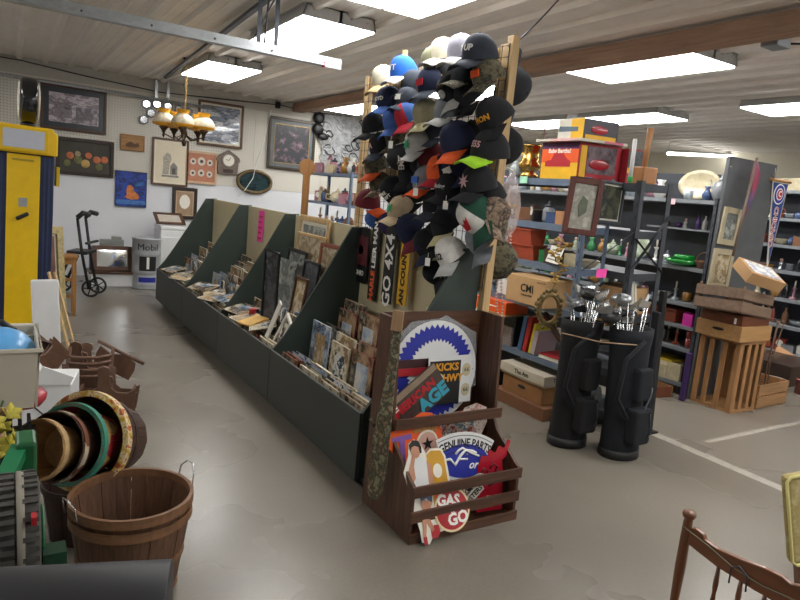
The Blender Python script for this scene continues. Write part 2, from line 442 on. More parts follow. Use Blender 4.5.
# flat goods standing in the bins --------------------------------------------------------------
pal = [['#2b2a28', '#7f7a70', '#c9c2b0', '#4d5b66'], ['#c8b48a', '#8a6a48', '#e4dac0', '#5e4a38'], ['#d8d8d4', '#8fa0b4', '#3b4658', '#e8e4da'],
       ['#6d2f2a', '#b99a78', '#2c2622', '#d9cfba'], ['#a8b4bc', '#44525c', '#dcdcd8', '#6c7c88'], ['#e8e2d0', '#c0a884', '#9c7c54', '#efe9da'],
       ['#2f4668', '#a8b8cc', '#e2e0d8', '#6a5a50'], ['#7a6a5a', '#cbbda6', '#3d342c', '#a08a70']]
sleeves = [art('sleeve_print_%d' % i, p, 5 + (i % 3) * 3, 0.25, i + 1.0, 'noise', i % 4 == 0, coat=.5) for i, p in enumerate(pal)]
edges = [mat('edge_%d' % i, c, .5) for i, c in enumerate(['#4a4640', '#d8cdb4', '#c8ccd0', '#8a4a3a', '#9a9ea2', '#e8e2d0', '#6a7c98', '#b8a284'])]
def sleeve(name, w, h, d, mi, frame_m=None, fw=0.015):
    """flat item standing upright, face looking to -x; origin at bottom centre"""
    key = (name, round(w, 2), round(h, 2), mi, frame_m.name if frame_m else 0)
    b = MB()
    if frame_m:
        b.bb(-d/2, d/2, -w/2, -w/2 + fw, 0, h, 0); b.bb(-d/2, d/2, w/2 - fw, w/2, 0, h, 0)
        b.bb(-d/2, d/2, -w/2 + fw, w/2 - fw, 0, fw, 0); b.bb(-d/2, d/2, -w/2 + fw, w/2 - fw, h - fw, h, 0)
        b.bb(-d/4, d/2 - .001, -w/2 + fw, w/2 - fw, fw, h - fw, 1)
        return b, [frame_m, sleeves[mi]]
    b.bb(-d/2, d/2, -w/2, w/2, 0, h, 0); b.bb(-d/2 - .0006, -d/2, -w/2 + .004, w/2 - .004, .004, h - .004, 1)
    if w > .2: b.bb(-d/2 - .0009, -d/2 - .0006, -w/2 + w*.2, w/2 - w*.25, h*.45, h*.86, 2)
    return b, [edges[mi], sleeves[mi], sleeves[(mi + 3) % 8]]
R = random.Random(11)
tier = [(1.655, 0.125, 0.37), (1.865, 0.125, 0.54), (2.06, 0.125, 0.70)]      # x, base z, height
desc = {0: 'near', 1: 'second', 2: 'third', 3: 'far'}
tn = ['front', 'middle', 'back']
protos = {}
def flat_item(kind, label, cat, x, y, z, lean, yaw, w, h, d, mi, group, fm=None, roll=0):
    b, ms = sleeve(kind, w, h, d, mi, fm)
    o = b.build(kind, ms, None, T(x, y, z) @ RZ(yaw) @ RY(lean) @ RX(roll))
    return tag(o, label, cat, group)
inkw = ['dark', 'sepia', 'pale blue and white', 'dark red', 'grey', 'cream', 'blue', 'brown']
near = ['nearest the sign rack', 'under tall black frames', 'below the pink notice', 'by the oil drum']
for bi in range(4):
    y0, y1 = BY[bi] + 0.05, BY[bi+1] - 0.05; L = y1 - y0
    n_stack = {0: 4, 1: 3, 2: 3, 3: 3}[bi]
    for ti, (tx, tz, th) in enumerate(tier):
        for k in range(n_stack):
            if bi == 1 and ti == 2: continue
            w = L / n_stack - 0.03
            if bi > 0 : w *= R.uniform(0.75, 1.0)
            yc = y0 + (k + 0.5) * L / n_stack + R.uniform(-.01, .01)
            cnt = (4, 4, 4)[ti]
            for q in range(cnt):
                if bi > 1 and R.random() < 0.15: continue
                h = th * R.uniform(0.84, 1.08) * (0.96 if bi else 1.0)
                if ti == 0: h = min(h, 0.32)
                x = tx + q * 0.034
                mi = R.randrange(8)
                if bi in (2, 3) and R.random() < 0.6: mi = R.choice([1, 5, 7])
                flat_item('record_sleeve' if bi == 0 else 'matted_print',
                          '%s %s in the %s tier %s' % (inkw[mi], 'record sleeve' if bi == 0 else 'matted print', tn[ti], near[bi]),
                          'record' if bi == 0 else 'print', x, yc, tz, 3.5, R.uniform(-1.5, 1.5), w * R.uniform(.88, 1), h, 0.003 + 0.012 * R.random(), mi,
                          '%s %s in the %s tier, %s bin' % (inkw[mi], 'record sleeves' if bi == 0 else 'matted prints', tn[ti], desc[bi]))
# loose flat prints lying over the front tier of the three far bins
for bi, spots in {1: [(1.70, .9, 8), (1.72, .6, -20), (1.73, 1.15, 14)], 2: [(1.70, .5, 25), (1.74, .75, -12), (1.72, .95, 35), (1.75, .3, 5)], 3: [(1.70, .4, 30), (1.73, .7, -25), (1.68, .9, 12)]}.items():
    for k, (x, dy, yaw) in enumerate(spots):
        mi = [5, 1, 7, 2][k]
        b, ms = sleeve('loose', 0.26, 0.21, 0.006, mi)
        o = b.build('loose_print', ms, None, T(x - .07, BY[bi] + dy, 0.458 + .012 * k) @ RZ(yaw) @ RY(78))
        tag(o, '%s loose print lying on the front tier %s' % (inkw[mi], near[bi]), 'print')
# sheets leaning in the back of bin two: pine frames, black frames
def picframe(name, label, cat, M, w, h, fw, fm, pm, mat_m=None, mw=0.0, d=0.02, group=None, glassy=False):
    """framed picture: local x across, z up, front faces -y, origin bottom centre"""
    t_ = thing(name, label, cat, M, group)
    b = MB()
    for (x0, x1, z0, z1) in ((-w/2, -w/2+fw, 0, h), (w/2-fw, w/2, 0, h)): b.bb(x0, x1, -d, 0, z0, z1)
    b.bb(-w/2+fw, w/2-fw, -d, 0, 0, fw); b.bb(-w/2+fw, w/2-fw, -d, 0, h-fw, h)
    b.build('frame', fm, t_, bevel=min(.004, fw*.2))
    MB().bb(-w/2+fw, w/2-fw, -d*.45, -0.001, fw, h-fw).build('mat_board' if mat_m else 'picture', mat_m or pm, t_)
    if mat_m:
        MB().bb(-w/2+fw+mw, w/2-fw-mw, -d*.55, -d*.45, fw+mw, h-fw-mw).build('picture', pm, t_)
    return t_
FX = lambda x, y, z, yaw=0, lean=0, roll=0: T(x, y, z) @ RZ(-90 + yaw) @ RX(-lean) @ RY(roll)     # picture facing -x (towards the aisle)
M_['sepia'] = art('sepia_print', ['#b9a684', '#8c7654', '#d5c8aa', '#5d4c38'], 14, 0.4, 3)
M_['darkprint'] = art('dark_print', ['#2c2c30', '#55585e', '#1c1c20', '#7c8088'], 9, 0.3, 5)
M_['greyprint'] = art('grey_print', ['#8d938f', '#5b625f', '#b5b8b0', '#3f4644'], 9, 0.4, 9)
M_['redwood'] = wood('redwood_frame', '#8c4a34', 0.7, 0.5, 2, 6)
b1 = BY[1]
picframe('framed_picture', 'large pine framed picture at the very back of the tall frames bin', 'picture frame', FX(2.20, b1+.80, .66, 0, 4), .62, .70, .045, M_['pine'], M_['greyprint'], M_['paper'], .03)
picframe('framed_picture', 'second pine frame overlapping the large one behind it', 'picture frame', FX(2.15, b1+.75, .60, 0, 5), .56, .62, .03, M_['pine'], M_['sepia'])
picframe('framed_picture', 'reddish wooden board frame leaning at the right of the pine frames', 'picture frame', FX(2.14, b1+.30, .58, 4, 4), .34, .60, .03, M_['redwood'], M_['sepia'])
picframe('framed_picture', 'wide black frame standing high behind the grey print', 'picture frame', FX(2.10, b1+.88, .55, 0, 5), .40, .52, .028, M_['black'], M_['greyprint'])
picframe('framed_picture', 'black framed dark print leaning on the pine frames', 'picture frame', FX(2.06, b1+.50, .48, -3, 6), .34, .54, .02, M_['black'], M_['darkprint'])
o = MB().bb(-.18, .18, -.008, 0, 0, .50).build('grey_print', M_['greyprint'], None, FX(2.02, b1+.92, .48, 3, 6)); tag(o, 'unframed grey landscape print standing behind the tallest black frame', 'print')
picframe('framed_picture', 'tall narrow black framed dark picture tilted in front of the others', 'picture frame', FX(1.86, b1+.74, .42, 14, -3, 5), .21, .66, .018, M_['black'], M_['darkprint'])
picframe('framed_picture', 'narrow dark and gilt framed sepia picture right of the tallest black frame', 'picture frame', FX(1.95, b1+.44, .44, 0, 8), .24, .46, .022, M_['darkwoodz'], M_['sepia'], M_['gold'], .018)
picframe('sample_board', 'slanting board with two rows of small sample squares', 'board', FX(1.74, b1+.27, .36, 0, 10, 30), .13, .33, .02, M_['paper'], art('samples', ['#e6e0d2', '#302c2a', '#8a7c6c'], 40, .5, 2, 'vor', True))
o = MB().bb(-.03, .03, -.01, 0, 0, .42).build('white_stick', M_['paper'], None, FX(1.71, b1+.42, .36, 0, 8, 26)); tag(o, 'white slat leaning beside the sample board', 'stick')
o = MB().bb(-.10, .10, -.08, .08, 0, .012).build('manila_envelope', mat('manila', '#d2a860', .8), None, T(1.72, b1+.72, .49) @ RZ(20) @ RY(-12)); tag(o, 'yellow manila envelope lying on the loose prints', 'envelope')
o = MB().lathe([(0.03, 0), (0.03, .06), (.033, .07)], 16).build('red_jar_lid', M_['red'], None, T(1.8, b1+.98, .47)); tag(o, 'small red lidded jar behind the brown prints', 'jar')
# pink notice on the back board of bin three
t_ = thing('pink_notice', 'bright pink handwritten notice on the tan back board', 'notice', FX(2.255, 6.43, 1.0, 0, 2))
MB().bb(-.075, .075, -.004, 0, 0, .32).build('card', M_['pink'], t_)
for k, s_ in enumerate(['PICTURES', '& PRINTS', '$5.00', 'AND UP']):
    pass
for k in range(5): MB().bb(-.055, .05 - .012*(k % 2), -.0055, -.004, .03 + .055*k, .045 + .055*k).build('handwritten_line', M_['redink'], t_)

# ================================================================== bumper stickers and plates hanging on the back board of the nearest bin
def strip(name, label, px, py0, py1, w, bg, fg, txt, ts, x=2.24, cat='bumper sticker', lean=0, edge=None):
    a = atx(px[0], py0, x); b = atx(px[1], py1, x)
    h = (a - b).length; yc = (a.y + b.y) / 2
    t_ = thing(name, label, cat, FX(x, b.y, b.z, 0, 0) )
    MB().bb(-w/2, w/2, -.004, 0, 0, h).build('backing', bg, t_)
    if edge: MB().bb(-w/2+.008, w/2-.008, -.0048, -.004, .008, h-.008).build('border', edge, t_)
    for (s_, z, c_) in txt:
        text('lettering', s_, ts, c_, t_, T(0, -.0055, z*h) @ RY(-90) @ FACE, .0005, bold=.003)
    return t_
strip('bumper_sticker', 'black and orange hanging sticker reading LEER MAN HARLE', (377, 371), 216, 300, .11, M_['ink'], None, [('LEER MAN', .66, M_['whiteink']), ('HARLE', .17, M_['orange'])], .072)
strip('bumper_sticker', 'black hanging sticker with white letters GO 4X4', (395, 386), 226, 303, .135, M_['ink'], None, [('GO 4X4', .42, M_['whiteink'])], .14, x=2.2)
strip('bumper_sticker', 'yellow hanging sticker with black letters AN COUNTRY', (411, 401), 236, 305, .115, mat('sticker_yellow', '#d9a520', .5, var=.03), None, [('AN COUNTRY', .5, M_['ink'])], .068, x=2.2)
t_ = strip('license_plate', 'maroon and black plate holder hanging left of the stickers', (366, 359), 228, 282, .22, M_['black'], None, [], .08)
MB().bb(-.1, .1, -.006, -.004, .13, .34).build('maroon_plate', mat('maroon', '#5a2228', .5), t_)
MB().lathe([(0, 0), (.035, 0)], 16).build('emblem', M_['whiteink'], t_, T(0, -.007, .24) @ RX(90))
text('lettering', 'OHIO', .05, M_['whiteink'], t_, T(0, -.006, .07) @ FACE, .0005, bold=.002)

# ================================================================== CAP DISPLAY PANEL
HX = 2.33
pn = thing('cap_display_panel', 'tall pine framed wire mesh panel crowded with caps behind the bins', 'display panel', T(HX, 2.79, 0))
MB().bb(-.02, .03, 0, .045, 0, 2.50).build('post', M_['pine'], pn, bevel=.003)
MB().bb(-.005, .03, .05, .12, 1.1, 2.47).build('post', M_['pine'], pn)
MB().bb(-.02, .03, 1.62, 1.665, 0, 2.46).build('post', M_['pine'], pn, bevel=.003)
MB().bb(-.01, .03, .121, 1.619, 2.36, 2.46).build('rail', M_['piney'], pn)
MB().bb(-.01, .03, .121, 1.619, 1.10, 1.19).build('rail', M_['piney'], pn)
MB().bb(-.01, .03, .121, 1.619, 1.72, 1.79).build('rail', M_['piney'], pn)
for k, (y_, l_) in enumerate(((.42, .1), (.88, .07), (1.15, .12), (1.42, .06))): MB().box((0, y_, 2.46 + l_/2), (.02, .035, l_)).build('slat_stub', M_['pine'], pn)
mesh_ = MB()
for k in range(27): mesh_.bb(-.024, -.020, .02 + .06*k, .0225 + .06*k, 1.12, 2.46)
for k in range(23): mesh_.bb(-.024, -.020, .02, 1.64, 1.13 + .06*k, 1.1325 + .06*k)
mesh_.build('wire_mesh', M_['dsteel'], pn)
# ================================================================== CAPS
def cm(name, c, **k): return mat('cap_' + name, c, .9, var=.14, scale=30, **k)
CM = dict(black=cm('black', '#17181c'), navy=cm('navy', '#1b2340'), char=cm('charcoal', '#363c48'), grey=cm('grey', '#7d8086'), lgrey=cm('light_grey', '#b4b4b2'),
          white=cm('white', '#dcdad4'), lav=cm('lavender', '#b9b9c8'), cream=cm('cream', '#d6cfb8'), tan=cm('tan', '#b7a386'), khaki=cm('khaki', '#9d9678'), lkhaki=cm('pale_khaki', '#c9c196'),
          beige=cm('beige', '#c8ad7e'), blue=cm('blue', '#2467cc'), mblue=cm('mid_blue', '#4265a8'), red=cm('red', '#b22534'), maroon=cm('maroon', '#6b1f2a'), orange=cm('orange', '#ea5f2a'),
          neon=cm('neon', '#9fd629'), yellow=cm('yellow', '#e2b52a'), green=cm('green', '#1d4a3a'), purple=cm('purple', '#33274f'), olive=cm('olive', '#8c8c70'),
          camo=art('cap_camo', ['#3a3a2c', '#6d6650', '#23241f', '#8a8068'], 22, .9, 4), camo2=art('cap_camo_brown', ['#5a4436', '#9c8672', '#2f2620', '#b09c8a'], 20, .9, 8),
          mesh=cm('mesh', '#2a2d33'))
CAMR = Vector((right.x, right.y, right.z)); CAMD = Vector((down.x, down.y, down.z)); CAMF = Vector((fwd.x, fwd.y, fwd.z))
_cap = {}
def cap_meshes(front_same):
    # crown: a dome shell, slightly taller at the front, open below
    n = 28; rows = 8
    def dome(mb, r0, a0, a1, off=0.0, mi=0):
        vs = []; fs = []; seg = n
        for i in range(rows + 1):
            t_ = i / rows * PI / 2
            for j in range(seg + 1):
                a = a0 + (a1 - a0) * j / seg
                rr = (r0 + off) * math.cos(t_) ** 0.78
                x = rr * math.cos(a) * 1.06; y = rr * math.sin(a) * 0.92
                z = (0.122 + off) * math.sin(t_) * (1 + 0.10 * math.cos(a) * math.cos(t_))
                vs.append((x, y, z))
        for i in range(rows):
            for j in range(seg):
                k = i * (seg + 1) + j; fs.append((k, k + 1, k + seg + 2, k + seg + 1))
        mb.add(vs, fs, True, mi)
    crown = MB(); dome(crown, .092, -PI, PI); dome(crown, .088, -PI, PI, -.002, 1)
    front = MB(); dome(front, .0925, -.75, .75, .0012)
    brim = MB(); vs = []; k = 14
    for s_ in (0, 1):
        for j in range(k + 1):
            a = -1.12 + 2.24 * j / k
            xi, yi = .094 * math.cos(a) * 1.03, .086 * math.sin(a)
            xo = .094 + .078 * math.cos(a * .95) ** .55 if math.cos(a*.95) > 0 else .094; xo = max(xo, xi)
            yo = yi * 1.0
            for (x, y) in ((xi, yi), ((xi + xo)/2, yo), (xo, yo * .96)):
                z = -.04 * (y / .086) ** 2 - (x - .09) * .3 + .008 - .004 * s_
                vs.append((x, y, z))
    h_ = (k + 1) * 3
    fs = []
    for s_ in (0, 1):
        for j in range(k):
            for q in (0, 1):
                a = s_ * h_ + j*3 + q; f = (a, a+1, a+4, a+3); fs.append(f if s_ == 0 else f[::-1])
    for j in range(k): a = j*3 + 2; fs.append((a, a+3, a+3+h_, a+h_))
    brim.add(vs, fs, True)
    btn = MB().sph((0, 0, .122), .009, 8, (1, 1, .6))
    return crown, front, brim, btn
_cr, _fr, _br, _bt = cap_meshes(True)
def mesh_of(mb, name, mats):
    o = mb.build(name, mats); me = o.data; bpy.data.objects.remove(o); return me
_mesh_cache = {}
def cap(label, px, py, x, crown, brim, th, tilt=.62, up=None, front=None, logo=None, sz=1.0, group=None, M=None, yaw_front=0):
    c = atx(px, py, x)
    if M is None:
        a = math.radians(th); b = (CAMR * math.cos(a) + CAMD * math.sin(a) - CAMF * tilt).normalized()
        ua = math.radians(up if up is not None else th + (90 if 90 <= th <= 270 else -90))
        u = (CAMR * math.cos(ua) + CAMD * math.sin(ua) - CAMF * .45); u = (u - b * u.dot(b)).normalized()
        y = u.cross(b)
        M = Matrix((b, y, u)).transposed().to_4x4() @ Matrix.Diagonal((sz, sz, sz, 1)); M.translation = c - u * .05 * sz
    t_ = thing('baseball_cap', label, 'cap', M, group)
    def part(nm, mb, mats, key):
        k = (nm, key)
        if k not in _mesh_cache: _mesh_cache[k] = mesh_of(mb, nm, mats)
        o = bpy.data.objects.new(nm, _mesh_cache[k]); COL.objects.link(o); o.parent = t_; return o
    part('crown', _cr, [CM[crown], CM['mesh']], crown)
    part('brim', _br, [CM[brim]], brim); part('button', _bt, [CM[front or crown]], front or crown)
    if front: part('front_panel', _fr, [CM[front]], front)
    if logo:
        kind = logo[0]
        LM = Matrix.Translation((.083, 0, .055)) @ Matrix.Rotation(math.radians(-24), 4, 'Y') @ RZ(90) @ FACE
        if kind == 't':
            for i, s_ in enumerate(logo[1].split('|')):
                n_ = len(logo[1].split('|'))
                o = text('lettering', s_, logo[3] if len(logo) > 3 else .036, logo[2], t_, Matrix.Translation((.094 - .012 * 0, 0, .058 + .016 * (n_ - 1) - .032 * i)) @ Matrix.Rotation(math.radians(-18), 4, 'Y') @ RZ(90) @ FACE, .0005, bold=.0012)
                for v in o.data.vertices:       # wrap the lettering round the crown
                    yy = v.co.x; v.co.z -= (yy * yy) * 5.6
        else:
            mb = MB()
            if kind == 'disc': mb.lathe([(.026, 0), (.026, .004), (.001, .006)], 16)
            elif kind == 'patch': mb.box((0, 0, 0), (.06, .038, .008))
            elif kind == 'star':
                pts = []
                for i in range(14):
                    r = .034 if i % 2 == 0 else .012; a = 2*PI*i/14; pts.append((r*math.cos(a), r*math.sin(a)))
                mb.prism(pts, -.001, .004, 'xy')
            elif kind == 'blade':
                mb.prism([(-.03, -.02), (.0, -.024), (.03, .034), (.012, .02), (.006, .03), (-.01, .006), (-.016, .02)], -.001, .004, 'xy')
            mb.build('emblem', logo[1], t_, Matrix.Translation((.0935, 0, .058)) @ Matrix.Rotation(math.radians(-18), 4, 'Y') @ RZ(90) @ FACE)
    return t_
W_, K_, RD = M_['whiteink'], M_['ink'], M_['redink']
GOLD = mat('gold_thread', '#d9992a', .7, var=.05); LEAF = mat('leaf_green', '#14a063', .7, var=.05); PINKT = mat('pink_thread', '#c9a0a0', .7, var=.1)
caps = [
 ('beige cap hanging at the far upper left corner of the cap panel', 384, 76, 2.20, 'cream', 'beige', 152),
 ('bright blue cap with white letters near the top left of the panel', 403, 67, 2.20, 'blue', 'white', 158, dict(logo=('t', 'JTT', W_, .05))),
 ('pale olive cap with a yellow brim below the top rail', 434, 58, 2.22, 'olive', 'yellow', 122),
 ('cream white cap beside the white capped pair at the top', 444, 50, 2.25, 'cream', 'white', 165),
 ('lavender and white cap right behind the UP cap', 462, 47, 2.22, 'lav', 'white', 160),
 ('charcoal cap with white lettering UP at the top right', 480, 49, 2.17, 'char', 'char', 165, dict(logo=('t', '7 UP', W_, .042), sz=1.1)),
 ('navy cap with a red patch and an orange striped brim', 431, 80, 2.17, 'navy', 'char', 152, dict(logo=('patch', RD))),
 ('dark charcoal cap half hidden behind the red patched cap', 414, 81, 2.25, 'char', 'char', 160),
 ('navy cap with white letters and a mid blue brim on the left', 389, 97, 2.17, 'navy', 'mblue', 155, dict(logo=('t', 'BOYD', W_, .034))),
 ('small charcoal cap with a white mark below the blue lettered cap', 408, 97, 2.19, 'char', 'char', 165, dict(logo=('patch', W_), sz=.85)),
 ('black cap with a round white green badge', 450, 87, 2.17, 'black', 'lgrey', 125, dict(logo=('disc', CM['lgrey']))),
 ('dark mesh cap with pale stitched brim under the UP cap', 467, 72, 2.2, 'mesh', 'camo', 170),
 ('camouflage cap beside the pine post near the top', 487, 71, 2.2, 'camo', 'camo', 150, dict(logo=('patch', CM['orange']))),
 ('black mesh cap in the middle below the dark mesh cap', 467, 93, 2.22, 'black', 'black', 130),
 ('grey cap with a light grey brim in the upper middle', 449, 108, 2.19, 'grey', 'lgrey', 162),
 ('khaki cap with a pale green brim in the upper middle', 426, 111, 2.16, 'khaki', 'lkhaki', 145),
 ('blue and red cap with a red brim', 407, 113, 2.18, 'mblue', 'red', 140, dict(front='red')),
 ('blue cap with a small red button on its brim', 395, 117, 2.17, 'mblue', 'mblue', 145),
 ('plain black cap at the left edge under the navy lettered cap', 374, 124, 2.18, 'black', 'black', 158),
 ('black cap with a pink letter A on the left edge', 381, 143, 2.17, 'black', 'char', 150, dict(logo=('t', 'A', PINKT, .05))),
 ('big black cap with gold letters on the post', 493, 112, 2.2, 'black', 'black', 135, dict(logo=('t', 'PION', GOLD, .036), sz=1.15)),
 ('large navy cap with an orange brim in the centre', 457, 136, 2.15, 'navy', 'orange', 145, dict(sz=1.2)),
 ('black cap with a neon green brim below the gold lettered cap', 491, 146, 2.18, 'black', 'neon', 172, dict(logo=('t', '555', PINKT, .04), sz=1.15)),
 ('light grey cap with a green mark in the centre left', 418, 141, 2.15, 'lgrey', 'lgrey', 150, dict(logo=('star', LEAF))),
 ('black cap with white letters EMT running upward', 398, 158, 2.13, 'black', 'black', 60, dict(up=160, logo=('t', 'EMT', W_, .05), tilt=1.3)),
 ('camouflage cap with an orange brim on the left edge', 376, 163, 2.2, 'camo', 'orange', 150),
 ('maroon cap with an orange brim at the lower left edge', 368, 199, 2.2, 'maroon', 'orange', 20, dict(tilt=.6, up=-80)),
 ('black cap with two rows of white lettering', 391, 187, 2.17, 'black', 'khaki', 115, dict(logo=('t', 'FIRE|DEPT', W_, .03))),
 ('black cap with gold patch next to the two row lettering', 405, 191, 2.22, 'black', 'black', 120, dict(logo=('patch', GOLD))),
 ('tan cap with a green leaf at the lower left', 402, 207, 2.14, 'tan', 'tan', 165, dict(logo=('star', LEAF))),
 ('grey cap with an orange tip and a blue tag', 427, 178, 2.18, 'grey', 'orange', 160, dict(logo=('patch', M_['blue']))),
 ('navy and orange cap with a red brim edge', 441, 167, 2.2, 'navy', 'red', 155, dict(front='orange')),
 ('navy cap with white edge lettering under the orange brimmed cap', 456, 163, 2.2, 'navy', 'navy', 130, dict(logo=('patch', W_))),
 ('black cap with thin script lettering', 451, 185, 2.17, 'black', 'black', 165, dict(logo=('t', 'Racing', CM['lgrey'], .034))),
 ('black cap with a pink and white emblem on the right', 478, 179, 2.16, 'black', 'black', 160, dict(logo=('star', PINKT), sz=1.1)),
 ('green trucker cap with a white front and red blades', 472, 211, 2.14, 'green', 'green', 105, dict(front='white', logo=('blade', RD), sz=1.15, up=195)),
 ('brown camouflage cap seen from behind beside the post', 496, 211, 2.24, 'camo2', 'camo2', 60, dict(up=-30)),
 ('black folded cap in the middle under the script cap', 437, 201, 2.2, 'black', 'char', 160),
 ('charcoal cap tucked between the folded cap and the khaki brim', 452, 205, 2.22, 'char', 'black', 165),
 ('black mesh cap with a pale khaki brim in the lower middle', 444, 221, 2.17, 'black', 'lkhaki', 140),
 ('navy cap with a dark red brim at the lower left', 408, 226, 2.15, 'navy', 'maroon', 120, dict(sz=1.1)),
 ('black cap with faded purple lettering', 426, 240, 2.16, 'black', 'navy', 130, dict(logo=('t', 'NFL', CM['purple'], .04))),
 ('off white cap with black curled mark, lowest light cap', 449, 249, 2.13, 'white', 'lgrey', 135, dict(logo=('t', 'S2', K_, .05))),
 ('small black cap hanging lowest of all in front of the tan board', 432, 271, 2.2, 'black', 'black', 100, dict(sz=.8)),
 ('plain grey cap below the green trucker cap', 479, 236, 2.22, 'grey', 'grey', 120),
 ('blue and white cap low at the left edge', 372, 218, 2.24, 'mblue', 'white', 100, dict(sz=.7)),
 ('dark purple cap between the blue cap and the tan leaf cap', 388, 222, 2.24, 'purple', 'purple', 110, dict(sz=.9)),
 ('black cap hanging left of the grey cap with orange tip', 411, 172, 2.24, 'black', 'black', 150),
 ('dark red cap behind the light grey cap', 429, 152, 2.24, 'maroon', 'camo2', 140),
 ('camouflage cap between the black A cap and the light grey cap', 397, 135, 2.24, 'camo', 'camo', 150),
 ('black cap behind the navy cap with mid blue brim', 398, 103, 2.25, 'black', 'navy', 150),
 ('dark cap filling the gap above the tan leaf cap', 418, 192, 2.25, 'black', 'black', 150),
 ('black cap at the post under the pink emblem cap', 489, 192, 2.26, 'black', 'black', 150),
 ('navy cap behind the black script cap', 463, 171, 2.26, 'navy', 'navy', 150),
 ('charcoal mesh cap behind the grey capped pair', 437, 127, 2.25, 'char', 'char', 150),
 ('black cap high behind the badge cap', 445, 72, 2.26, 'black', 'char', 150),
 ('dark cap behind the neon brim', 474, 133, 2.26, 'black', 'black', 150),
 ('black cap between the purple lettering and the off white cap', 437, 233, 2.22, 'black', 'black', 140),
 ('camouflage cap near the left edge above the maroon cap', 380, 181, 2.24, 'camo', 'camo2', 150, dict(sz=.9)),
]
for c in caps:
    kw = c[7] if len(c) > 7 else {}
    cap(c[0], c[1], c[2], c[3], c[4], c[5], c[6], group='caps hung on the wire panel', **kw)
# the back of the panel
for lab, px, py, c_, sz in (('black mesh cap hung on the back of the panel near the top', 514, 88, 'mesh', 1.25), ('black cap hung on the back of the panel at half height', 507, 148, 'black', 1.2),
                        ('camouflage hat hung on the back of the panel near the bottom', 500, 262, 'camo', 1.3)):
    cap(lab, px, py, 2.47, c_, c_, -60, .1, -10, sz=sz, group='caps on the back of the panel')
# white plastic tags on a few caps
for k, (px, py, d) in enumerate([(446, 201, 'below the script cap'), (416, 188, 'below the blue tagged grey cap'), (391, 141, 'beside the light grey cap'), (428, 258, 'left of the off white cap')]):
    o = MB().bb(-.015, .015, -.002, 0, -.045, 0).cyl((0, -.001, 0), (0, -.001, .03), .0012, n=5).build('price_tag', M_['tagw'], None, TV(atx(px, py, 2.04)) @ RZ(-60))
    tag(o, 'small white price tag hanging ' + d, 'price tag')
# ================================================================== WOODEN SIGN RACK
rk = thing('sign_rack', 'dark stained wooden rack full of cut out metal signs at the end of the bins', 'rack', T(1.60, 2.28, 0))
RW = .66
side = [(.06, 0), (.0, .0), (.0, .285), (.03, .30), (.20, .42), (.23, .47), (.26, 1.02), (.44, 1.02), (.46, 0)]
MB().prism(side, 0, .018, 'yz').build('side_board', M_['darkwoodz'], rk, bevel=.002)
MB().prism(side, RW - .018, RW, 'yz').build('side_board', M_['darkwoodz'], rk, bevel=.002)
MB().bb(.019, RW - .019, .435, .449, .03, 1.02).build('back_board', M_['darkwood'], rk)
MB().bb(-.004, RW + .004, -.014, 0, .23, .285).build('slat', M_['darkwood'], rk, bevel=.002)
MB().bb(-.004, RW + .004, -.014, 0, .105, .16).build('slat', M_['darkwood'], rk, bevel=.002)
MB().bb(-.004, RW + .004, -.014, 0, .0, .05).build('slat', M_['darkwood'], rk, bevel=.002)
MB().bb(-.002, RW + .002, .19, .204, .485, .54).build('crossbar', M_['darkwood'], rk, bevel=.002)
MB().bb(.019, RW - .019, .001, .434, .01, .028).build('bottom_board', M_['darkwood'], rk)
def S(x, y, z, lean=0, roll=0, yaw=0): return T(1.60 + x, 2.28 + y, z) @ RZ(yaw) @ RX(-lean) @ RY(roll)
def ell(cx, cz, rx, rz, n=40, a0=0, a1=360): return [(cx + rx*math.cos(math.radians(a0 + (a1-a0)*i/n)), cz + rz*math.sin(math.radians(a0 + (a1-a0)*i/n))) for i in range(n if a1-a0 == 360 else n+1)]
# round blue toothed sign
t_ = thing('round_sign', 'large round white sign with a blue saw toothed ring, wrapped in plastic', 'sign', S(.345, .405, .70, 4))
MB().prism(ell(0, 0, .275, .275), -.003, 0, 'xz').build('disc', M_['white'], t_)
g = []
for i in range(88):
    r = .255 if i % 2 == 0 else .232; a = 2*PI*i/88; g.append((r*math.cos(a), r*math.sin(a)))
MB().prism(g, -.006, -.0035, 'xz').build('toothed_ring', M_['blueink'], t_)
g = []
for i in range(88):
    r = .178 if i % 2 == 0 else .16; a = 2*PI*i/88; g.append((r*math.cos(a), r*math.sin(a)))
MB().prism(g, -.009, -.0065, 'xz').build('toothed_centre', M_['white'], t_)
MB().bb(-.27, .2, -.014, -.0095, .02, .075).build('dark_band', mat('band_brown', '#3c1c1c', .5), t_)
MB().bb(-.27, .08, -.018, -.0145, -.01, .03).build('red_band', M_['red'], t_)
pw = [(-.30, -.1), (-.29, .16), (-.19, .24), (-.16, .27), (.02, .285), (.06, .30), (.10, .28), (.27, .2), (.29, -.1)]
MB().prism(pw, .004, .006, 'xz').build('plastic_wrap', glass('clear_plastic', '#b9bcc0', .25, .35), t_)
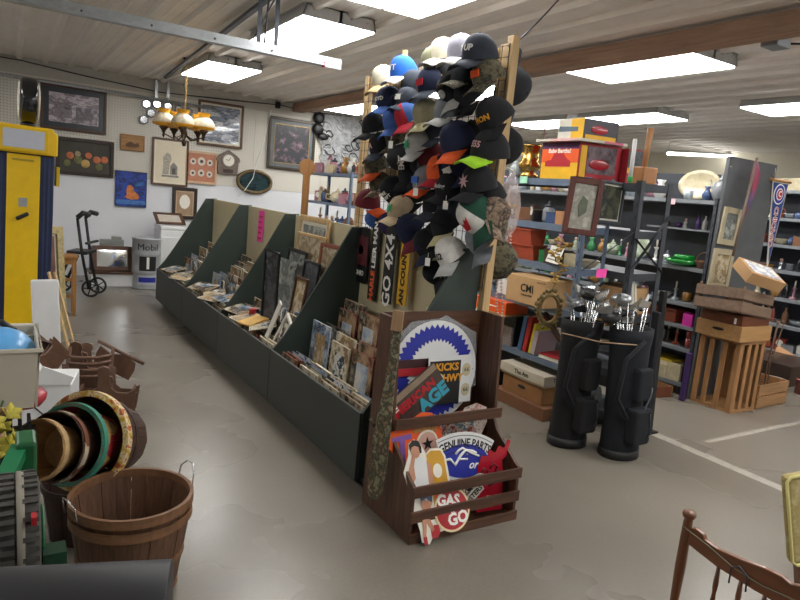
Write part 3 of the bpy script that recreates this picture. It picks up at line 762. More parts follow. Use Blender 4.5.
# black and white picture sign
t_ = thing('picture_sign', 'white edged black sign with gold letters and route shields', 'sign', S(.44, .36, .53, 4))
MB().bb(-.16, .13, -.003, 0, 0, .26).build('plate', M_['white'], t_)
MB().bb(-.15, .05, -.005, -.0035, 0, .235).build('black_field', M_['ink'], t_)
text('lettering', 'KICKS', .055, GOLD, t_, T(-.04, -.0065, .20) @ FACE, .0005, bold=.002); text('lettering', 'HWY', .055, GOLD, t_, T(0.0, -.0065, .14) @ FACE, .0005, bold=.002)
for z in (.18, .07):
    MB().prism(ell(.09, z, .028, .036, 20), -.006, -.0035, 'xz').build('route_shield', M_['tan'], t_); text('lettering', '66', .034, K_, t_, T(.09, -.0065, z) @ FACE, .0004)
MB().prism(ell(-.09, .1, .04, .07, 20), -.007, -.005, 'xz').build('pale_figure', M_['offwhite'], t_)
# tilted AGE sign
t_ = thing('slanted_sign', 'slanted sign with red and turquoise lettering ending in AGE', 'sign', S(.13, .30, .43, 3, -36))
M_['turq'] = mat('turquoise_ink', '#3aa0b8', .5, var=.05)
MB().bb(-.13, .32, -.003, 0, 0, .20).build('plate', mat('sign_brown', '#4b3a34', .5, var=.3, scale=20), t_)
MB().bb(-.125, .315, -.005, -.0035, .16, .195).build('tan_stripe', mat('sign_tan', '#8e7c68', .5, var=.2), t_)
text('lettering', 'THE', .05, M_['whiteink'], t_, T(-.02, -.006, .14) @ FACE, .0005, bold=.002)
text('lettering', 'AMERICAN', .065, M_['redink'], t_, T(.11, -.006, .115) @ FACE, .0005, bold=.003)
text('lettering', 'AGE', .10, M_['turq'], t_, T(.22, -.0065, .045) @ FACE, .0008, bold=.005)
# jumble behind the crossbar
MESSY = art('busy_sign_print', ['#2a2422', '#9a4a42', '#b8a89c', '#4c6a72', '#d0c4b8', '#3a302c'], 22, .35, 2, 'noise', True)
o = MB().prism([(-.28, 0), (-.29, .17), (-.15, .2), (.0, .23), (.12, .24), (.2, .2), (.22, 0)], -.003, 0, 'xz').build('die_cut_sign', MESSY, None, S(.33, .25, .28, 4)); tag(o, 'busy multicoloured cut out sign behind the lower part of the crossbar', 'sign')
M_['paleprint'] = art('pale_sign_print', ['#cfc0b8', '#a86a60', '#e0d6cc', '#7a6a66'], 18, .35, 6)
o = MB().prism([(-.08, 0), (-.1, .1), (-.06, .17), (.02, .19), (.09, .16), (.1, .08), (.06, 0)], -.003, 0, 'xz').build('die_cut_sign', M_['paleprint'], None, S(.53, .262, .36, 4)); tag(o, 'pale pinkish curved cut out sign right of the crossbar middle', 'sign')
# orange T sign with star
t_ = thing('orange_sign', 'orange cut out sign with a purple letter T and a black star badge', 'sign', S(.04, .17, .14, 8, -5))
MB().prism([(.03, 0), (.0, .20), (-.04, .26), (-.05, .31), (-.02, .34), (.07, .345), (.11, .385), (.16, .405), (.22, .39), (.26, .35), (.28, .24), (.25, .16), (.22, 0)], -.003, 0, 'xz').build('plate', M_['orange'], t_)
M_['lilac'] = mat('lilac_ink', '#8a62b0', .5, var=.05)
MB().bb(-.02, .09, -.006, -.0035, .285, .31).bb(.02, .05, -.006, -.0035, .08, .285).build('letter_t', M_['lilac'], t_)
MB().prism([(.10, .31), (.13, .37), (.2, .38), (.25, .33), (.24, .29)], -.005, -.0035, 'xz').build('green_lettering', art('greenish', ['#3a5a3a', '#c88a4a', '#2a3a2a'], 40, .5, 3), t_)
MB().prism(ell(.18, .24, .066, .07), -.007, -.004, 'xz').build('badge_rim', M_['paper'], t_)
MB().prism(ell(.18, .24, .056, .06), -.009, -.0075, 'xz').build('badge_face', mat('badge_pink', '#d0a898', .5), t_)
st = []
for i in range(10):
    r = .036 if i % 2 == 0 else .014; a = PI/2 + 2*PI*i/10; st.append((.18 + r*math.cos(a), .24 + r*math.sin(a)))
MB().prism(st, -.011, -.0095, 'xz').build('star', K_, t_)
# pin-up and fuel pump sign hanging over the slats
t_ = thing('pinup_sign', 'cut out sign of a dark haired woman at a yellow pump, with GAS N GO', 'sign', S(.03, -.045, .02, 21, -4) @ Matrix.Diagonal((1, .4, 1, 1)))
SKIN = mat('printed_skin', '#c08a6e', .45, var=.08)
MB().prism([(.02, 0), (.02, .05), (.0, .16), (-.01, .26), (-.02, .33), (.02, .40), (.03, .455), (.065, .47), (.10, .44), (.12, .39), (.15, .41), (.21, .40), (.23, .36), (.235, .22), (.28, .2), (.30, .12), (.27, .05), (.2, .02), (.1, .02), (.06, -.02)], -.003, 0, 'xz').build('plate', M_['paper'], t_)
MB().prism([(.12, .07), (.12, .385), (.15, .40), (.205, .39), (.22, .355), (.22, .09)], -.006, -.0035, 'xz').build('fuel_pump', mat('mustard', '#c8951e', .45, var=.08), t_)
MB().prism(ell(.17, .30, .026, .034, 20), -.008, -.0065, 'xz').build('pump_gauge', M_['paper'], t_)
MB().prism(ell(.168, .19, .04, .034, 20), -.008, -.0065, 'xz').build('pump_badge', M_['orange'], t_)
MB().prism([(.03, .26), (.01, .33), (.045, .36), (.06, .385), (.08, .385), (.1, .37), (.125, .33), (.125, .25), (.1, .23), (.05, .23)], -.009, -.0065, 'xz').build('white_blouse', M_['white'], t_)
MB().prism([(.02, .27), (.0, .32), (.03, .375), (.045, .41), (.055, .39), (.04, .345), (.04, .29)], -.011, -.0095, 'xz').build('raised_arm', SKIN, t_)
MB().prism([(.115, .36), (.14, .33), (.135, .24), (.12, .2), (.108, .24)], -.011, -.0095, 'xz').build('other_arm', SKIN, t_)
MB().prism(ell(.062, .415, .026, .034, 20), -.011, -.0095, 'xz').build('face', SKIN, t_)
MB().prism([(.034, .415), (.03, .45), (.055, .468), (.085, .46), (.098, .43), (.094, .40), (.084, .40), (.082, .43), (.06, .44), (.042, .435)], -.013, -.0115, 'xz').build('hair', M_['ink'], t_)
MB().prism([(.05, .18), (.04, .23), (.1, .24), (.12, .22), (.11, .16), (.08, .19)], -.009, -.0065, 'xz').build('denim_shorts', mat('denim', '#4a5a78', .7), t_)
MB().prism([(.045, .18), (.075, .185), (.08, .1), (.1, .04), (.085, .03), (.055, .09)], -.011, -.0095, 'xz').build('leg', SKIN, t_)
MB().prism([(.08, .18), (.11, .165), (.06, .08), (.045, .01), (.03, .01), (.04, .1)], -.0135, -.0115, 'xz').build('leg', SKIN, t_)
MB().prism([(.08, .0), (.078, .04), (.10, .06), (.125, .055), (.13, .02), (.11, .0)], -.011, -.0095, 'xz').prism([(.03, -.015), (.03, .02), (.05, .02), (.05, -.015)], -.0136, -.0116, 'xz').build('shoes', M_['red'], t_)
M_['cream2'] = mat('sign_cream', '#e8d2a8', .5, var=.03)
MB().prism(ell(.215, .105, .105, .105), -.017, -.0138, 'xz').build('round_rim', M_['cream2'], t_)
MB().prism(ell(.215, .105, .094, .094), -.0195, -.0175, 'xz').build('round_plate', M_['red'], t_)
text('lettering', 'GAS', .072, W_, t_, T(.20, -.021, .15) @ RY(10) @ FACE, .0006, bold=.003); text('lettering', "'n'", .045, W_, t_, T(.215, -.021, .105) @ FACE, .0006, bold=.001)
text('lettering', 'GO', .078, W_, t_, T(.24, -.021, .057) @ FACE, .0006, bold=.003)
# oval genuine parts sign
t_ = thing('oval_sign', 'blue oval sign with white script under a curved GENUINE PARTS banner', 'sign', S(.36, .10, .30, 10, 7))
MB().prism(ell(.0, .02, .172, .10), -.004, 0, 'xz').build('white_oval', M_['white'], t_)
MB().prism(ell(.0, .02, .155, .085), -.0065, -.0045, 'xz').build('blue_oval', M_['blueink'], t_)
def arcband(r0, r1, a0, a1, cx=0, cz=0, n=22):
    return [(cx + r0*math.sin(math.radians(a0+(a1-a0)*i/n)), cz + r0*math.cos(math.radians(a0+(a1-a0)*i/n))) for i in range(n+1)] + [(cx + r1*math.sin(math.radians(a1-(a1-a0)*i/n)), cz + r1*math.cos(math.radians(a1-(a1-a0)*i/n))) for i in range(n+1)]
def bandfaces(mb, r0, r1, a0, a1, cx, cz, y0, y1, n=22):
    for i in range(n):
        p0, p1 = math.radians(a0+(a1-a0)*i/n), math.radians(a0+(a1-a0)*(i+1)/n)
        mb.prism([(cx+r0*math.sin(p0), cz+r0*math.cos(p0)), (cx+r0*math.sin(p1), cz+r0*math.cos(p1)), (cx+r1*math.sin(p1), cz+r1*math.cos(p1)), (cx+r1*math.sin(p0), cz+r1*math.cos(p0))], y0, y1, 'xz')
    return mb
bandfaces(MB(), .30, .41, -27, 27, 0, -.245, -.006, -.002).build('banner', M_['white'], t_)
bandfaces(MB(), .315, .318, -26, 26, 0, -.245, -.0075, -.006).build('banner_line', K_, t_); bandfaces(MB(), .392, .395, -26, 26, 0, -.245, -.0075, -.006).build('banner_line', K_, t_)
text('lettering', 'GENUINE PARTS', .058, K_, t_, T(0, -.0072, .11) @ FACE, .0006, bold=.0012, sx=.78, arc=.355)
sc = [(-.12, -.005), (-.125, .025), (-.09, .03), (-.055, .0), (-.03, .045), (.0, .075), (.045, .07), (.07, .06)]
MB().tube([(x, -.009, z) for x, z in sc], .0075, 6).tube([(-.06, -.009, .055), (-.04, -.009, .075), (-.02, -.009, .085), (.04, -.009, .06), (.09, -.009, .045)], .006, 6).tube([(-.045, -.009, .03), (.02, -.009, .03)], .005, 6).build('script_letter', W_, t_)
text('script_lettering', 'ord', .06, W_, t_, T(.075, -.008, .0) @ FACE, .0008, bold=.001, shear=.35)
# red flame sign
t_ = thing('red_sign', 'glossy red cut out sign with flame like letters standing at the right of the rack', 'sign', S(.50, .05, .045, 9, 4))
RG = mat('gloss_red', '#a8182c', .25, var=.15, coat=.5)
MB().prism([(-.06, 0), (-.07, .23), (-.05, .29), (-.01, .285), (.0, .32), (.04, .30), (.06, .335), (.10, .32), (.12, .365), (.14, .36), (.12, .28), (.09, .26), (.10, .20), (.11, 0)], -.003, 0, 'xz').build('plate', RG, t_)
for (x, z) in ((-.03, .2), (.03, .22), (.0, .15)):
    MB().tube([(x - .02, -.006, z), (x, -.006, z + .025), (x + .03, -.006, z + .01), (x + .01, -.006, z - .02), (x + .04, -.006, z - .01)], .006, 6).build('raised_letter', mat('dark_red_relief', '#701020', .35, var=.05), t_)
MB().bb(.0, .05, -.005, -.0035, .05, .08).build('paper_label', M_['paper'], t_)
# black and white small sign
t_ = thing('chrome_letter_sign', 'black and white chrome style lettered sign lying between the slats', 'sign', S(.33, .04, .14, 8, -8))
BWA = art('bw_print', ['#1c1c1c', '#d0c8b8', '#4a4440', '#ece6d8'], 26, .35, 7, 'noise', True)
MB().prism([(-.1, 0), (-.1, .07), (.05, .08), (.12, .11), (.16, .09), (.15, .05), (.1, .0)], -.004, 0, 'xz').build('plate', BWA, t_)
o = MB().prism([(-.1, 0), (-.1, .16), (.0, .17), (.03, .2), (.06, .17), (.06, 0)], -.003, 0, 'xz').build('die_cut_sign', art('bw_print2', ['#2c2c2c', '#a09a8c', '#5a5450', '#d8d0c0'], 24, .35, 12, 'noise', True), None, S(.35, .085, .16, 6)); tag(o, 'black and cream cut out sign behind the fuel pump sign, below the blue oval', 'sign')
t_ = thing('arrow_sign', 'narrow slanted white sign with black letters near the bottom slat', 'sign', S(.29, .015, .06, 6, -38))
MB().bb(.0, .21, -.003, 0, 0, .05).build('plate', M_['offwhite'], t_)
text('lettering', 'ROADSTERS', .04, K_, t_, T(.11, -.005, .025) @ FACE, .0005, bold=.001, sx=.85)
# painted paddle leaning on the rack's side
t_ = thing('painted_paddle', 'long narrow board painted with mossy camouflage leaning on the rack', 'paddle', frame(atx(375, 499, 1.53), (0.55, -.83, 0), atx(390, 323, 1.575) - atx(375, 499, 1.53)) @ Matrix.Diagonal((.85, 1, 1, 1)))
PAD = art('mossy_paint', ['#4a5238', '#8a8468', '#2c3024', '#6f5c44', '#a09478'], 26, .5, 3)
MB().prism([(-.03, .0), (-.055, .04), (-.062, .15), (-.058, .32), (-.035, .55), (-.028, .8), (-.032, .86), (.032, .86), (.028, .8), (.03, .55), (.045, .32), (.05, .15), (.04, .04), (.02, .0)], -.012, 0, 'xz').build('blade', PAD, t_, bevel=.003)
MB().bb(-.034, .034, -.026, -.0125, .83, .93).build('wooden_head', wood('pale_head', '#9c7b58', .8, .5), t_, bevel=.004)
# framed print standing behind the rack
picframe('framed_certificate', 'small white framed certificate leaning behind the rack', 'picture frame', FX(2.19, 3.05, .60, 6, 6, 4), .30, .34, .012, M_['lav'] if 'lav' in M_ else M_['paper'], art('certificate', ['#3c4048', '#70757c', '#2a2c30'], 6, .3, 4))
# ================================================================== BACK WALL: pictures and hangings
WY = 10.485
def wallpic(name, label, cat, a, b, fw, fm, pm, mat_m=None, mw=0, roll=0, d=.03, Y=WY):
    """a, b: (x, z) of the top left and bottom right corners"""
    cx = (a[0] + b[0]) / 2
    return picframe(name, label, cat, T(cx, Y, b[1]) @ RY(roll), b[0] - a[0], a[1] - b[1], fw, fm, pm, mat_m, mw, d)
BR = M_['darkwoodz']; PAP = M_['paper']
p = wallpic('framed_racing_photo', 'wide dark framed black and white racing photo above the fuel pump', 'picture', (.43, 2.69), (1.27, 2.08), .035, mat('frame_brown', '#4a3020', .4, var=.2), art('race_photo', ['#b8a8b4', '#6a6068', '#d4c8d0', '#4a444c'], 6, .3, 4, stretch=(1, 1, 3)), mat('dark_mat', '#2a3038', .3), .07)
MB().bb(-.24, -.03, -.024, -.0165, .17, .36).build('inset_photo', art('inset', ['#5a5458', '#8a8288', '#3a363a'], 12, .3, 3), p)
MB().bb(.02, .3, -.024, -.0165, .12, .34).build('lower_photo', art('inset2', ['#c0b4bc', '#5c565c', '#8c848a'], 10, .3, 8), p)
p = wallpic('framed_still_life', 'dark framed still life painting of peaches and grapes', 'picture', (.624, 1.99), (1.38, 1.47), .05, mat('frame_black_brown', '#2a1c16', .4, var=.2), mat('still_dark', '#3c3a30', .5, var=.3, scale=5))
PE = mat('peach', '#c06a40', .5, var=.3, scale=12); GRN = mat('leafy', '#6a6a40', .6, var=.4, scale=20)
for k, (x, z, r, m_) in enumerate([(-.2, .27, .05, PE), (.04, .29, .045, PE), (.15, .24, .05, PE), (.25, .25, .05, PE), (-.1, .22, .06, GRN), (.0, .17, .06, mat('melon', '#b89858', .5, var=.3)), (-.24, .16, .05, GRN), (.18, .14, .05, GRN), (-.1, .3, .04, mat('rose', '#9a8a6a', .6, var=.3))]):
    MB().sph((x, -.014, z), r, 12, (1, .12, 1)).build('painted_fruit', m_, p)
p = wallpic('wooden_plaque', 'small carved wooden plaque with a nail above it', 'plaque', (1.467, 2.13), (1.80, 1.9), .012, M_['oak'], wood('plaque_wood', '#a87a44', .5, .5, 0, 4))
MB().prism([(-.09, .05), (-.1, .09), (-.03, .13), (.03, .1), (.08, .12), (.1, .07), (.04, .05)], -.018, -.014, 'xz').build('carved_scene', mat('carving', '#5c3e20', .6, var=.2), p)
p = picframe('lion_picture', 'blue picture of an orange lion lying in water', 'picture', T(1.63, WY, 1.065), .44, .53, .008, M_['navy'], art('deep_blue_paint', ['#1a2a7a', '#2a4aa8', '#16205c', '#2a6ab0'], 5, .5, 2, stretch=(1, 1, 2)))
LI = mat('lion_orange', '#c8763a', .5, var=.35, scale=30)
MB().prism([(-.1, .14), (-.06, .17), (-.07, .24), (-.05, .31), (-.01, .33), (.03, .29), (.04, .24), (.09, .2), (.12, .15), (.1, .12), (.0, .11)], -.014, -.0095, 'xz').build('lion', LI, p)
MB().bb(-.21, .21, -.012, -.0095, .04, .10).build('blue_water', art('waterp', ['#1c3c8c', '#4a80c0', '#20306a'], 16, .4, 1, stretch=(1, 1, 4)), p)
p = wallpic('framed_outhouse_print', 'tall brown framed print of a grey wooden shed beside a tree', 'picture', (1.91, 2.14), (2.45, 1.43), .03, mat('frame_walnut', '#5a4234', .4, var=.15), mat('print_cream', '#ddd2ba', .6, var=.04), mat('mat_cream', '#e4dac4', .6, var=.02), .03)
GW = mat('weathered_grey', '#8e8a84', .7, var=.3, scale=30)
MB().prism([(-.12, .13), (-.12, .16), (.13, .16), (.13, .13)], -.021, -.018, 'xz').prism([(.0, .17), (.0, .30), (.05, .36), (.11, .30), (.11, .17)], -.021, -.018, 'xz').build('shed', GW, p)
MB().prism([(-.11, .17), (-.1, .35), (-.11, .42), (-.05, .5), (.0, .48), (.02, .4), (-.01, .33), (-.02, .17)], -.021, -.018, 'xz').build('tree', mat('tree_grey', '#a8a294', .7, var=.35, scale=40), p)
MB().bb(.03, .08, -.024, -.0215, .18, .27).build('shed_door', mat('shed_door', '#5a5650', .7), p)
p = wallpic('framed_sampler', 'light wood framed sampler with six pale flower ovals on a rust ground', 'picture', (2.41, 2.0), (2.90, 1.50), .035, mat('frame_light', '#c8a888', .5, var=.1), mat('rust_ground', '#b87a60', .6, var=.15))
for k, (x, z, r) in enumerate([(-.13, .34, .045), (0, .35, .06), (.13, .34, .045), (-.13, .16, .045), (0, .17, .05), (.13, .16, .045)]):
    MB().prism(ell(x, z, r, r * 1.1, 20), -.017, -.0145, 'xz').build('flower_oval', M_['offwhite'], p); MB().prism(ell(x, z, r*.45, r*.45, 10), -.019, -.0175, 'xz').build('flower', mat('dark_flower', '#4a3a34', .6), p)
# wooden wall clock
p = thing('wall_clock', 'grey carved wooden wall clock shaped like a house', 'clock', T(3.07, WY, 1.69))
MB().prism([(-.16, 0), (-.17, .2), (-.2, .22), (-.18, .27), (-.13, .31), (-.06, .35), (0, .39), (.06, .35), (.13, .31), (.18, .27), (.2, .22), (.17, .2), (.16, 0)], -.05, 0, 'xz').build('case', mat('clock_case', '#6f6158', .6, var=.3, scale=30), p, bevel=.006)
MB().cyl((0, -.051, .22), (0, -.065, .22), .105, n=28).build('bezel', mat('clock_bezel', '#8a8078', .4, var=.1), p)
MB().cyl((0, -.066, .22), (0, -.068, .22), .088, n=28).build('face', PAP, p)
MB().bar((0, -.071, .22), (.03, -.071, .27), .006).bar((0, -.071, .22), (-.05, -.071, .23), .006).build('hands', K_, p)
MB().bb(-.08, .08, -.056, -.051, .02, .08).build('pendulum_window', mat('brown_dark', '#3a2c26', .5), p)
# oval mirror picture
p = thing('oval_picture', 'oval gilt framed dark green landscape picture', 'picture', T(3.53, WY, 1.61))
fr = MB(); n_ = 40
for k in range(1): fr.tube([(.285*math.cos(2*PI*i/n_), -.02, .175*math.sin(2*PI*i/n_)) for i in range(n_)], .028, 8, True)
fr.build('frame', mat('old_gilt', '#6a5a3c', .4, .3, var=.3), p)
MB().prism(ell(0, 0, .275, .165), -.012, -.006, 'xz').build('picture', art('dark_landscape', ['#141e24', '#1e3430', '#2c444a', '#121820', '#4a6060'], 8, .2, 3), p)
p = wallpic('framed_fan_print', 'small dark framed print of a white oval under the shed print', 'picture', (2.23, 1.42), (2.61, .93), .05, mat('frame_dark2', '#2c201a', .4), mat('brown_mat', '#a08468', .6, var=.15), mat('brown_mat2', '#c0a688', .6, var=.05), .02)
MB().prism(ell(.0, .27, .08, .11), -.021, -.018, 'xz').build('white_oval', PAP, p)
p = wallpic('framed_flower_print', 'large gilt framed print of dark wildflowers', 'picture', (3.72, 2.71), (4.56, 1.86), .045, mat('gilt_black', '#3a3024', .35, .3, var=.4, scale=15), art('wildflowers', ['#2c2e36', '#3e4048', '#343a38', '#4a444c', '#7c6470', '#9a8890'], 9, .25, 6), mat('grey_mat', '#5c6468', .4), .06)
fr2 = MB()
for (x0, x1, z0, z1) in ((-.315, -.305, .105, .745), (.305, .315, .105, .745), (-.305, .305, .105, .115), (-.305, .305, .735, .745)): fr2.bb(x0, x1, -.02, -.0166, z0, z1)
fr2.build('inner_gilt_line', M_['gold'], p)
p = wallpic('framed_seascape', 'brown framed glazed seascape behind the amber chandelier', 'picture', (2.57, 2.79), (3.29, 2.11), .035, mat('frame_walnut2', '#5c4230', .4, var=.25), art('seascape', ['#4a5468', '#8a94a8', '#3a4254', '#c8ccd4', '#6a7488'], 5, .12, 3, stretch=(1, 1, 3.5), coat=1), mat('sand_mat', '#cfc8b8', .5), .03)
# hexagonal mirrored wall shelf
p = thing('hexagon_mirrors', 'cluster of small grey hexagonal mirrors on the wall behind the chandelier', 'mirror', T(1.76, WY, 2.35))
HG = mat('mirror_glass', '#c8ccd0', .1, .9, var=.05)
for k, (x, z) in enumerate([(.05, .25), (.2, .27), (.36, .26), (.52, .24), (.12, .13), (.02, .02), (.28, .14), (.66, .22)]):
    hx = [(x + .072*math.cos(PI/3*i + PI/6), z + .072*math.sin(PI/3*i + PI/6)) for i in range(6)]
    hp = MB().prism(hx, -.03, 0, 'xz').build('hexagon', M_['dsteel'], p)
    hx = [(x + .055*math.cos(PI/3*i + PI/6), z + .055*math.sin(PI/3*i + PI/6)) for i in range(6)]
    MB().prism(hx, -.034, -.031, 'xz').build('mirror', HG, hp)
# three small black speakers
for k, (px, py, d) in enumerate([(318, 118, 'top'), (317, 129, 'middle'), (322, 137, 'bottom')]):
    c = aty(px, py, WY); o = MB().lathe([(.03, 0), (.09, .01), (.1, .06), (.07, .09), (0.02, .092)], 20).build('wall_speaker', M_['black'], None, TV(c) @ RX(90) @ Matrix.Diagonal((1, 1 if k < 2 else .6, 1, 1)))
    tag(o, 'small round black wall ornament, %s of three beside the flower print' % d, 'ornament')
# pipe along the wall
p = thing('wall_pipe', 'long bright steel pipe running along the top of the back wall', 'pipe')
MB().cyl((XL + .01, 10.40, 2.735), (2.85, 10.40, 2.675), .022, n=12).build('tube', M_['steel'], p)
for px in (168, 156):
    c = aty(px, 97, 10.40); MB().bb(c.x - .02, c.x + .02, 10.385, 10.42, c.z - .01, CEIL).build('hanger', M_['steel'], p)
p = tag(MB().tube([(XL, 10.46, 2.95), (0.2, 10.46, 2.93), (1.0, 10.46, 2.86), (2.0, 10.46, 2.80), (3.2, 10.46, 2.86), (3.9, 10.46, 2.90), (4.3, 10.46, 2.86), (5.2, 10.46, 2.9)], .008, 6).build('black_cable', M_['black']), 'black cable sagging along the top of the back wall', 'cable')
c = aty(278, 105, 10.45); p = tag(MB().box(c, (.07, .05, .1)).build('cable_box', M_['black']), 'small black box where the wall cable meets above the seascape', 'box')
# white cord hanging in front of the oval picture
pts = [aty(a, b, 10.40) for a, b in [(271, 110), (262, 148), (256, 165), (253, 178), (245, 190), (238, 197)]]
tag(MB().tube(pts, .006, 6).build('thin_string', M_['white']), 'thin white cord hanging across the oval picture', 'cord')
# garage door track
p = thing('door_track', 'long galvanised overhead door track hanging across the upper left', 'track')
A0, A1 = Vector((-1.8, 4.50, 2.49)), Vector((1.98, 4.50, 2.49))
MB().bar(A0, A1, .05, .012).build('lower_flange', M_['steel'], p); MB().bar(A0 + Vector((0, .03, .028)), A1 + Vector((.16, .03, .028)), .008, .07).build('web', M_['steel'], p)
MB().bar(A0 + Vector((0, .055, .065)), A1 + Vector((.16, .055, .065)), .045, .008).build('upper_flange', M_['steel'], p)
for k in range(9): MB().cyl((-1.6 + .4*k, 4.525, 2.518), (-1.6 + .4*k, 4.515, 2.518), .007, n=8).build('bolt', M_['dsteel'], p)
MB().bb(1.981, 1.99, 4.48, 4.52, 2.475, 2.505).build('end_stop', M_['red'], p)
for x, w in ((1.50, .03), (1.625, .03)):
    b_ = MB().bb(x, x + w, 4.57, 4.576, 2.53, CEIL)
    for k in range(7): b_.bb(x + .01, x + .02, 4.568, 4.5698, 2.57 + .055*k, 2.595 + .055*k)
    b_.build('perforated_hanger', M_['dsteel'], p)
MB().bar((1.49, 4.58, 2.60), (1.65, 4.58, 2.95), .03, .005).bar((1.56, 4.585, 2.56), (1.58, 4.585, 2.95), .03, .005).build('brace', M_['dsteel'], p)
p = tag(MB().bar((1.63, 4.6, CEIL - .055), (atz(165, 78, 2.92).x, atz(165, 78, 2.92).y, CEIL - .055), .04, .03).build('ceiling_strut', M_['dsteel']), 'dark perforated steel strut bolted along the ceiling to the back wall', 'strut')
# chandelier
CX, CY, CZ = 1.86, 8.2, 2.20
p = thing('chandelier', 'hanging chandelier with amber ruffled glass shades and dark arms', 'chandelier', T(CX, CY, CZ))
BRZ = mat('bronze', '#4a3a28', .4, .6, var=.2)
MB().lathe([(.0, -.25), (.02, -.24), (.03, -.2), (.015, -.16), (.04, -.1), (.02, -.04), (.015, .1), (.03, .14), (.005, .2)], 14).build('stem', BRZ, p)
ch = MB(); z = .2; k = 0
while CZ + z < CEIL - .03:
    ch.tube([(.011*math.cos(2*PI*i/8) * (1 if k % 2 else 0), .011*math.cos(2*PI*i/8) * (0 if k % 2 else 1), z + .017 + .02*math.sin(2*PI*i/8)) for i in range(8)], .003, 5, True); z += .03; k += 1
ch.build('chain', M_['gold'], p)
MB().lathe([(.05, 0), (.04, -.02), (.01, -.03)], 12, (0, 0, CEIL - CZ)).build('ceiling_hook', BRZ, p)
AMB = mat('amber_glass', '#e8a828', .25, var=.15); MILK = mat('milk_glass', '#d8cdb4', .3, var=.25, scale=25)
for k in range(5):
    a = 2*PI*k/5 + .62; x, y = .24*math.cos(a), .24*math.sin(a)
    MB().tube([(0, 0, -.1), (x*.5, y*.5, -.17), (x, y, -.12), (x, y, -.04)], .009, 6).build('arm', BRZ, p)
    MB().lathe([(.0, -.17), (.015, -.15), (.012, -.12), (.03, -.08), (.055, -.05), (.03, -.02), (.0, -.02)], 12, (x, y, 0)).build('lamp_cup', BRZ, p)
    s_ = MB().lathe([(.05, -.03), (.098, -.02), (.105, .0)], 24, (x, y, 0), mi=0, cap=False); s_.lathe([(.105, .0), (.10, .03), (.075, .07), (.048, .09)], 24, (x, y, 0), mi=1, cap=False); s_.lathe([(.048, .09), (.06, .125), (.066, .13), (.058, .128), (.045, .09)], 24, (x, y, 0), mi=0, cap=False)
    s_.build('glass_shade', [AMB, MILK], p, T(x, y, 0) @ Matrix.Scale(1.25, 4) @ T(-x, -y, 0))
# drum
p = thing('oil_drum', 'grey metal oil drum lettered Mobil 1 with a blue lower label', 'drum', T(1.69, 9.45, 0) @ RZ(-3))
DM = mat('drum_grey', '#a0a3a5', .35, .2, var=.1)
MB().lathe([(.19, 0), (.195, .01), (.188, .02), (.188, .22), (.195, .235), (.188, .25), (.188, .47), (.195, .485), (.188, .50), (.188, .68), (.195, .69), (.192, .705), (.18, .705), (.18, .69), (0, .69)], 36).build('shell', DM, p)
def curved_label(w, z0, z1, r, m_, nm, par, ang0=-90):
    mb = MB(); n = 12; vs = []; fs = []
    for i in range(n+1):
        a = math.radians(ang0) + (i/n - .5) * w / r
        vs += [(r*math.cos(a), r*math.sin(a), z0), (r*math.cos(a), r*math.sin(a), z1)]
    for i in range(n): fs.append((2*i, 2*i+2, 2*i+3, 2*i+1))
    mb.add(vs, fs, True); return mb.build(nm, m_, par)
curved_label(.23, .26, .46, .1895, K_, 'black_label', p); curved_label(.24, .10, .17, .1895, M_['blueink'], 'blue_label', p); curved_label(.26, .06, .20, .189, mat('label_pale', '#b8bcc4', .4), 'pale_label', p)
def curved_text(s_, size, z, r, m_, par, sx=1):
    o = text('lettering', s_, size, m_, par, Matrix.Identity(4), .0008, bold=0, sx=sx)
    for v in o.data.vertices:
        x, y, e = v.co; a = -PI/2 + x / r; v.co = ((r + e)*math.cos(a), (r + e)*math.sin(a), z + y)
curved_text('Mobil', .13, .585, .191, K_, p); curved_text('1', .24, .36, .192, M_['whiteink'], p, 1.5)
# white cabinet with tray frame on top
p = thing('white_cabinet', 'white enamel cabinet standing between the oil drum and the bins', 'cabinet', T(1.93, 9.75, 0))
MB().bb(0, .55, 0, .5, .02, .80).build('body', M_['white'], p, bevel=.015); MB().bb(.01, .54, -.012, -.001, .05, .70).build('door', M_['white'], p, bevel=.006)
MB().bb(.0, .55, -.002, .5, .801, .86).build('lid', M_['white'], p, bevel=.015); MB().bb(.42, .5, -.022, -.013, .6, .62).build('handle', M_['steel'], p)
for q in ((.05, .05), (.5, .05), (.05, .45), (.5, .45)): MB().cyl((q[0], q[1], 0), (q[0], q[1], .019), .02, n=10).build('foot', M_['black'], p)
p = picframe('framed_tray', 'dark wooden frame lying tilted on the white cabinet', 'picture frame', T(2.1, 9.86, .875) @ RX(-66), .42, .34, .05, M_['darkwoodz'], mat('tray_pale', '#c8bfb4', .3))
# bench and mirror
p = thing('white_bench', 'low white bench with a dark top under the mirror', 'bench', T(1.02, 9.42, 0))
MB().bb(-.06, .52, -.03, .40, .19, .215).build('top', M_['darkwood'], p, bevel=.004)
MB().bb(-.02, .50, -.005, .01, .02, .189).build('apron', M_['white'], p)
for x in (-.03, .48):
    for y in (-.015, .35): MB().bb(x, x + .03, y, y + .03, 0, .189).build('leg', M_['white'], p)
p = picframe('wooden_mirror', 'brown wooden framed mirror leaning on the low white bench', 'mirror', T(1.27, 9.56, .217) @ RX(-13), .50, .34, .055, wood('mirror_frame', '#5c3c2a', .6), mat('silver_mirror', '#dfe3e6', .04, 1.0, var=0))
o = MB().box((0, 0, .05), (.3, .12, .10)).box((.06, 0, .12), (.12, .1, .05)).cyl((-.1, -.07, .05), (-.1, -.09, .05), .03).build('grey_case', mat('grey_plastic', '#8a8c88', .5), None, T(1.30, 9.72, .217)); 
o.matrix_local = T(1.28, 9.75, .53); 
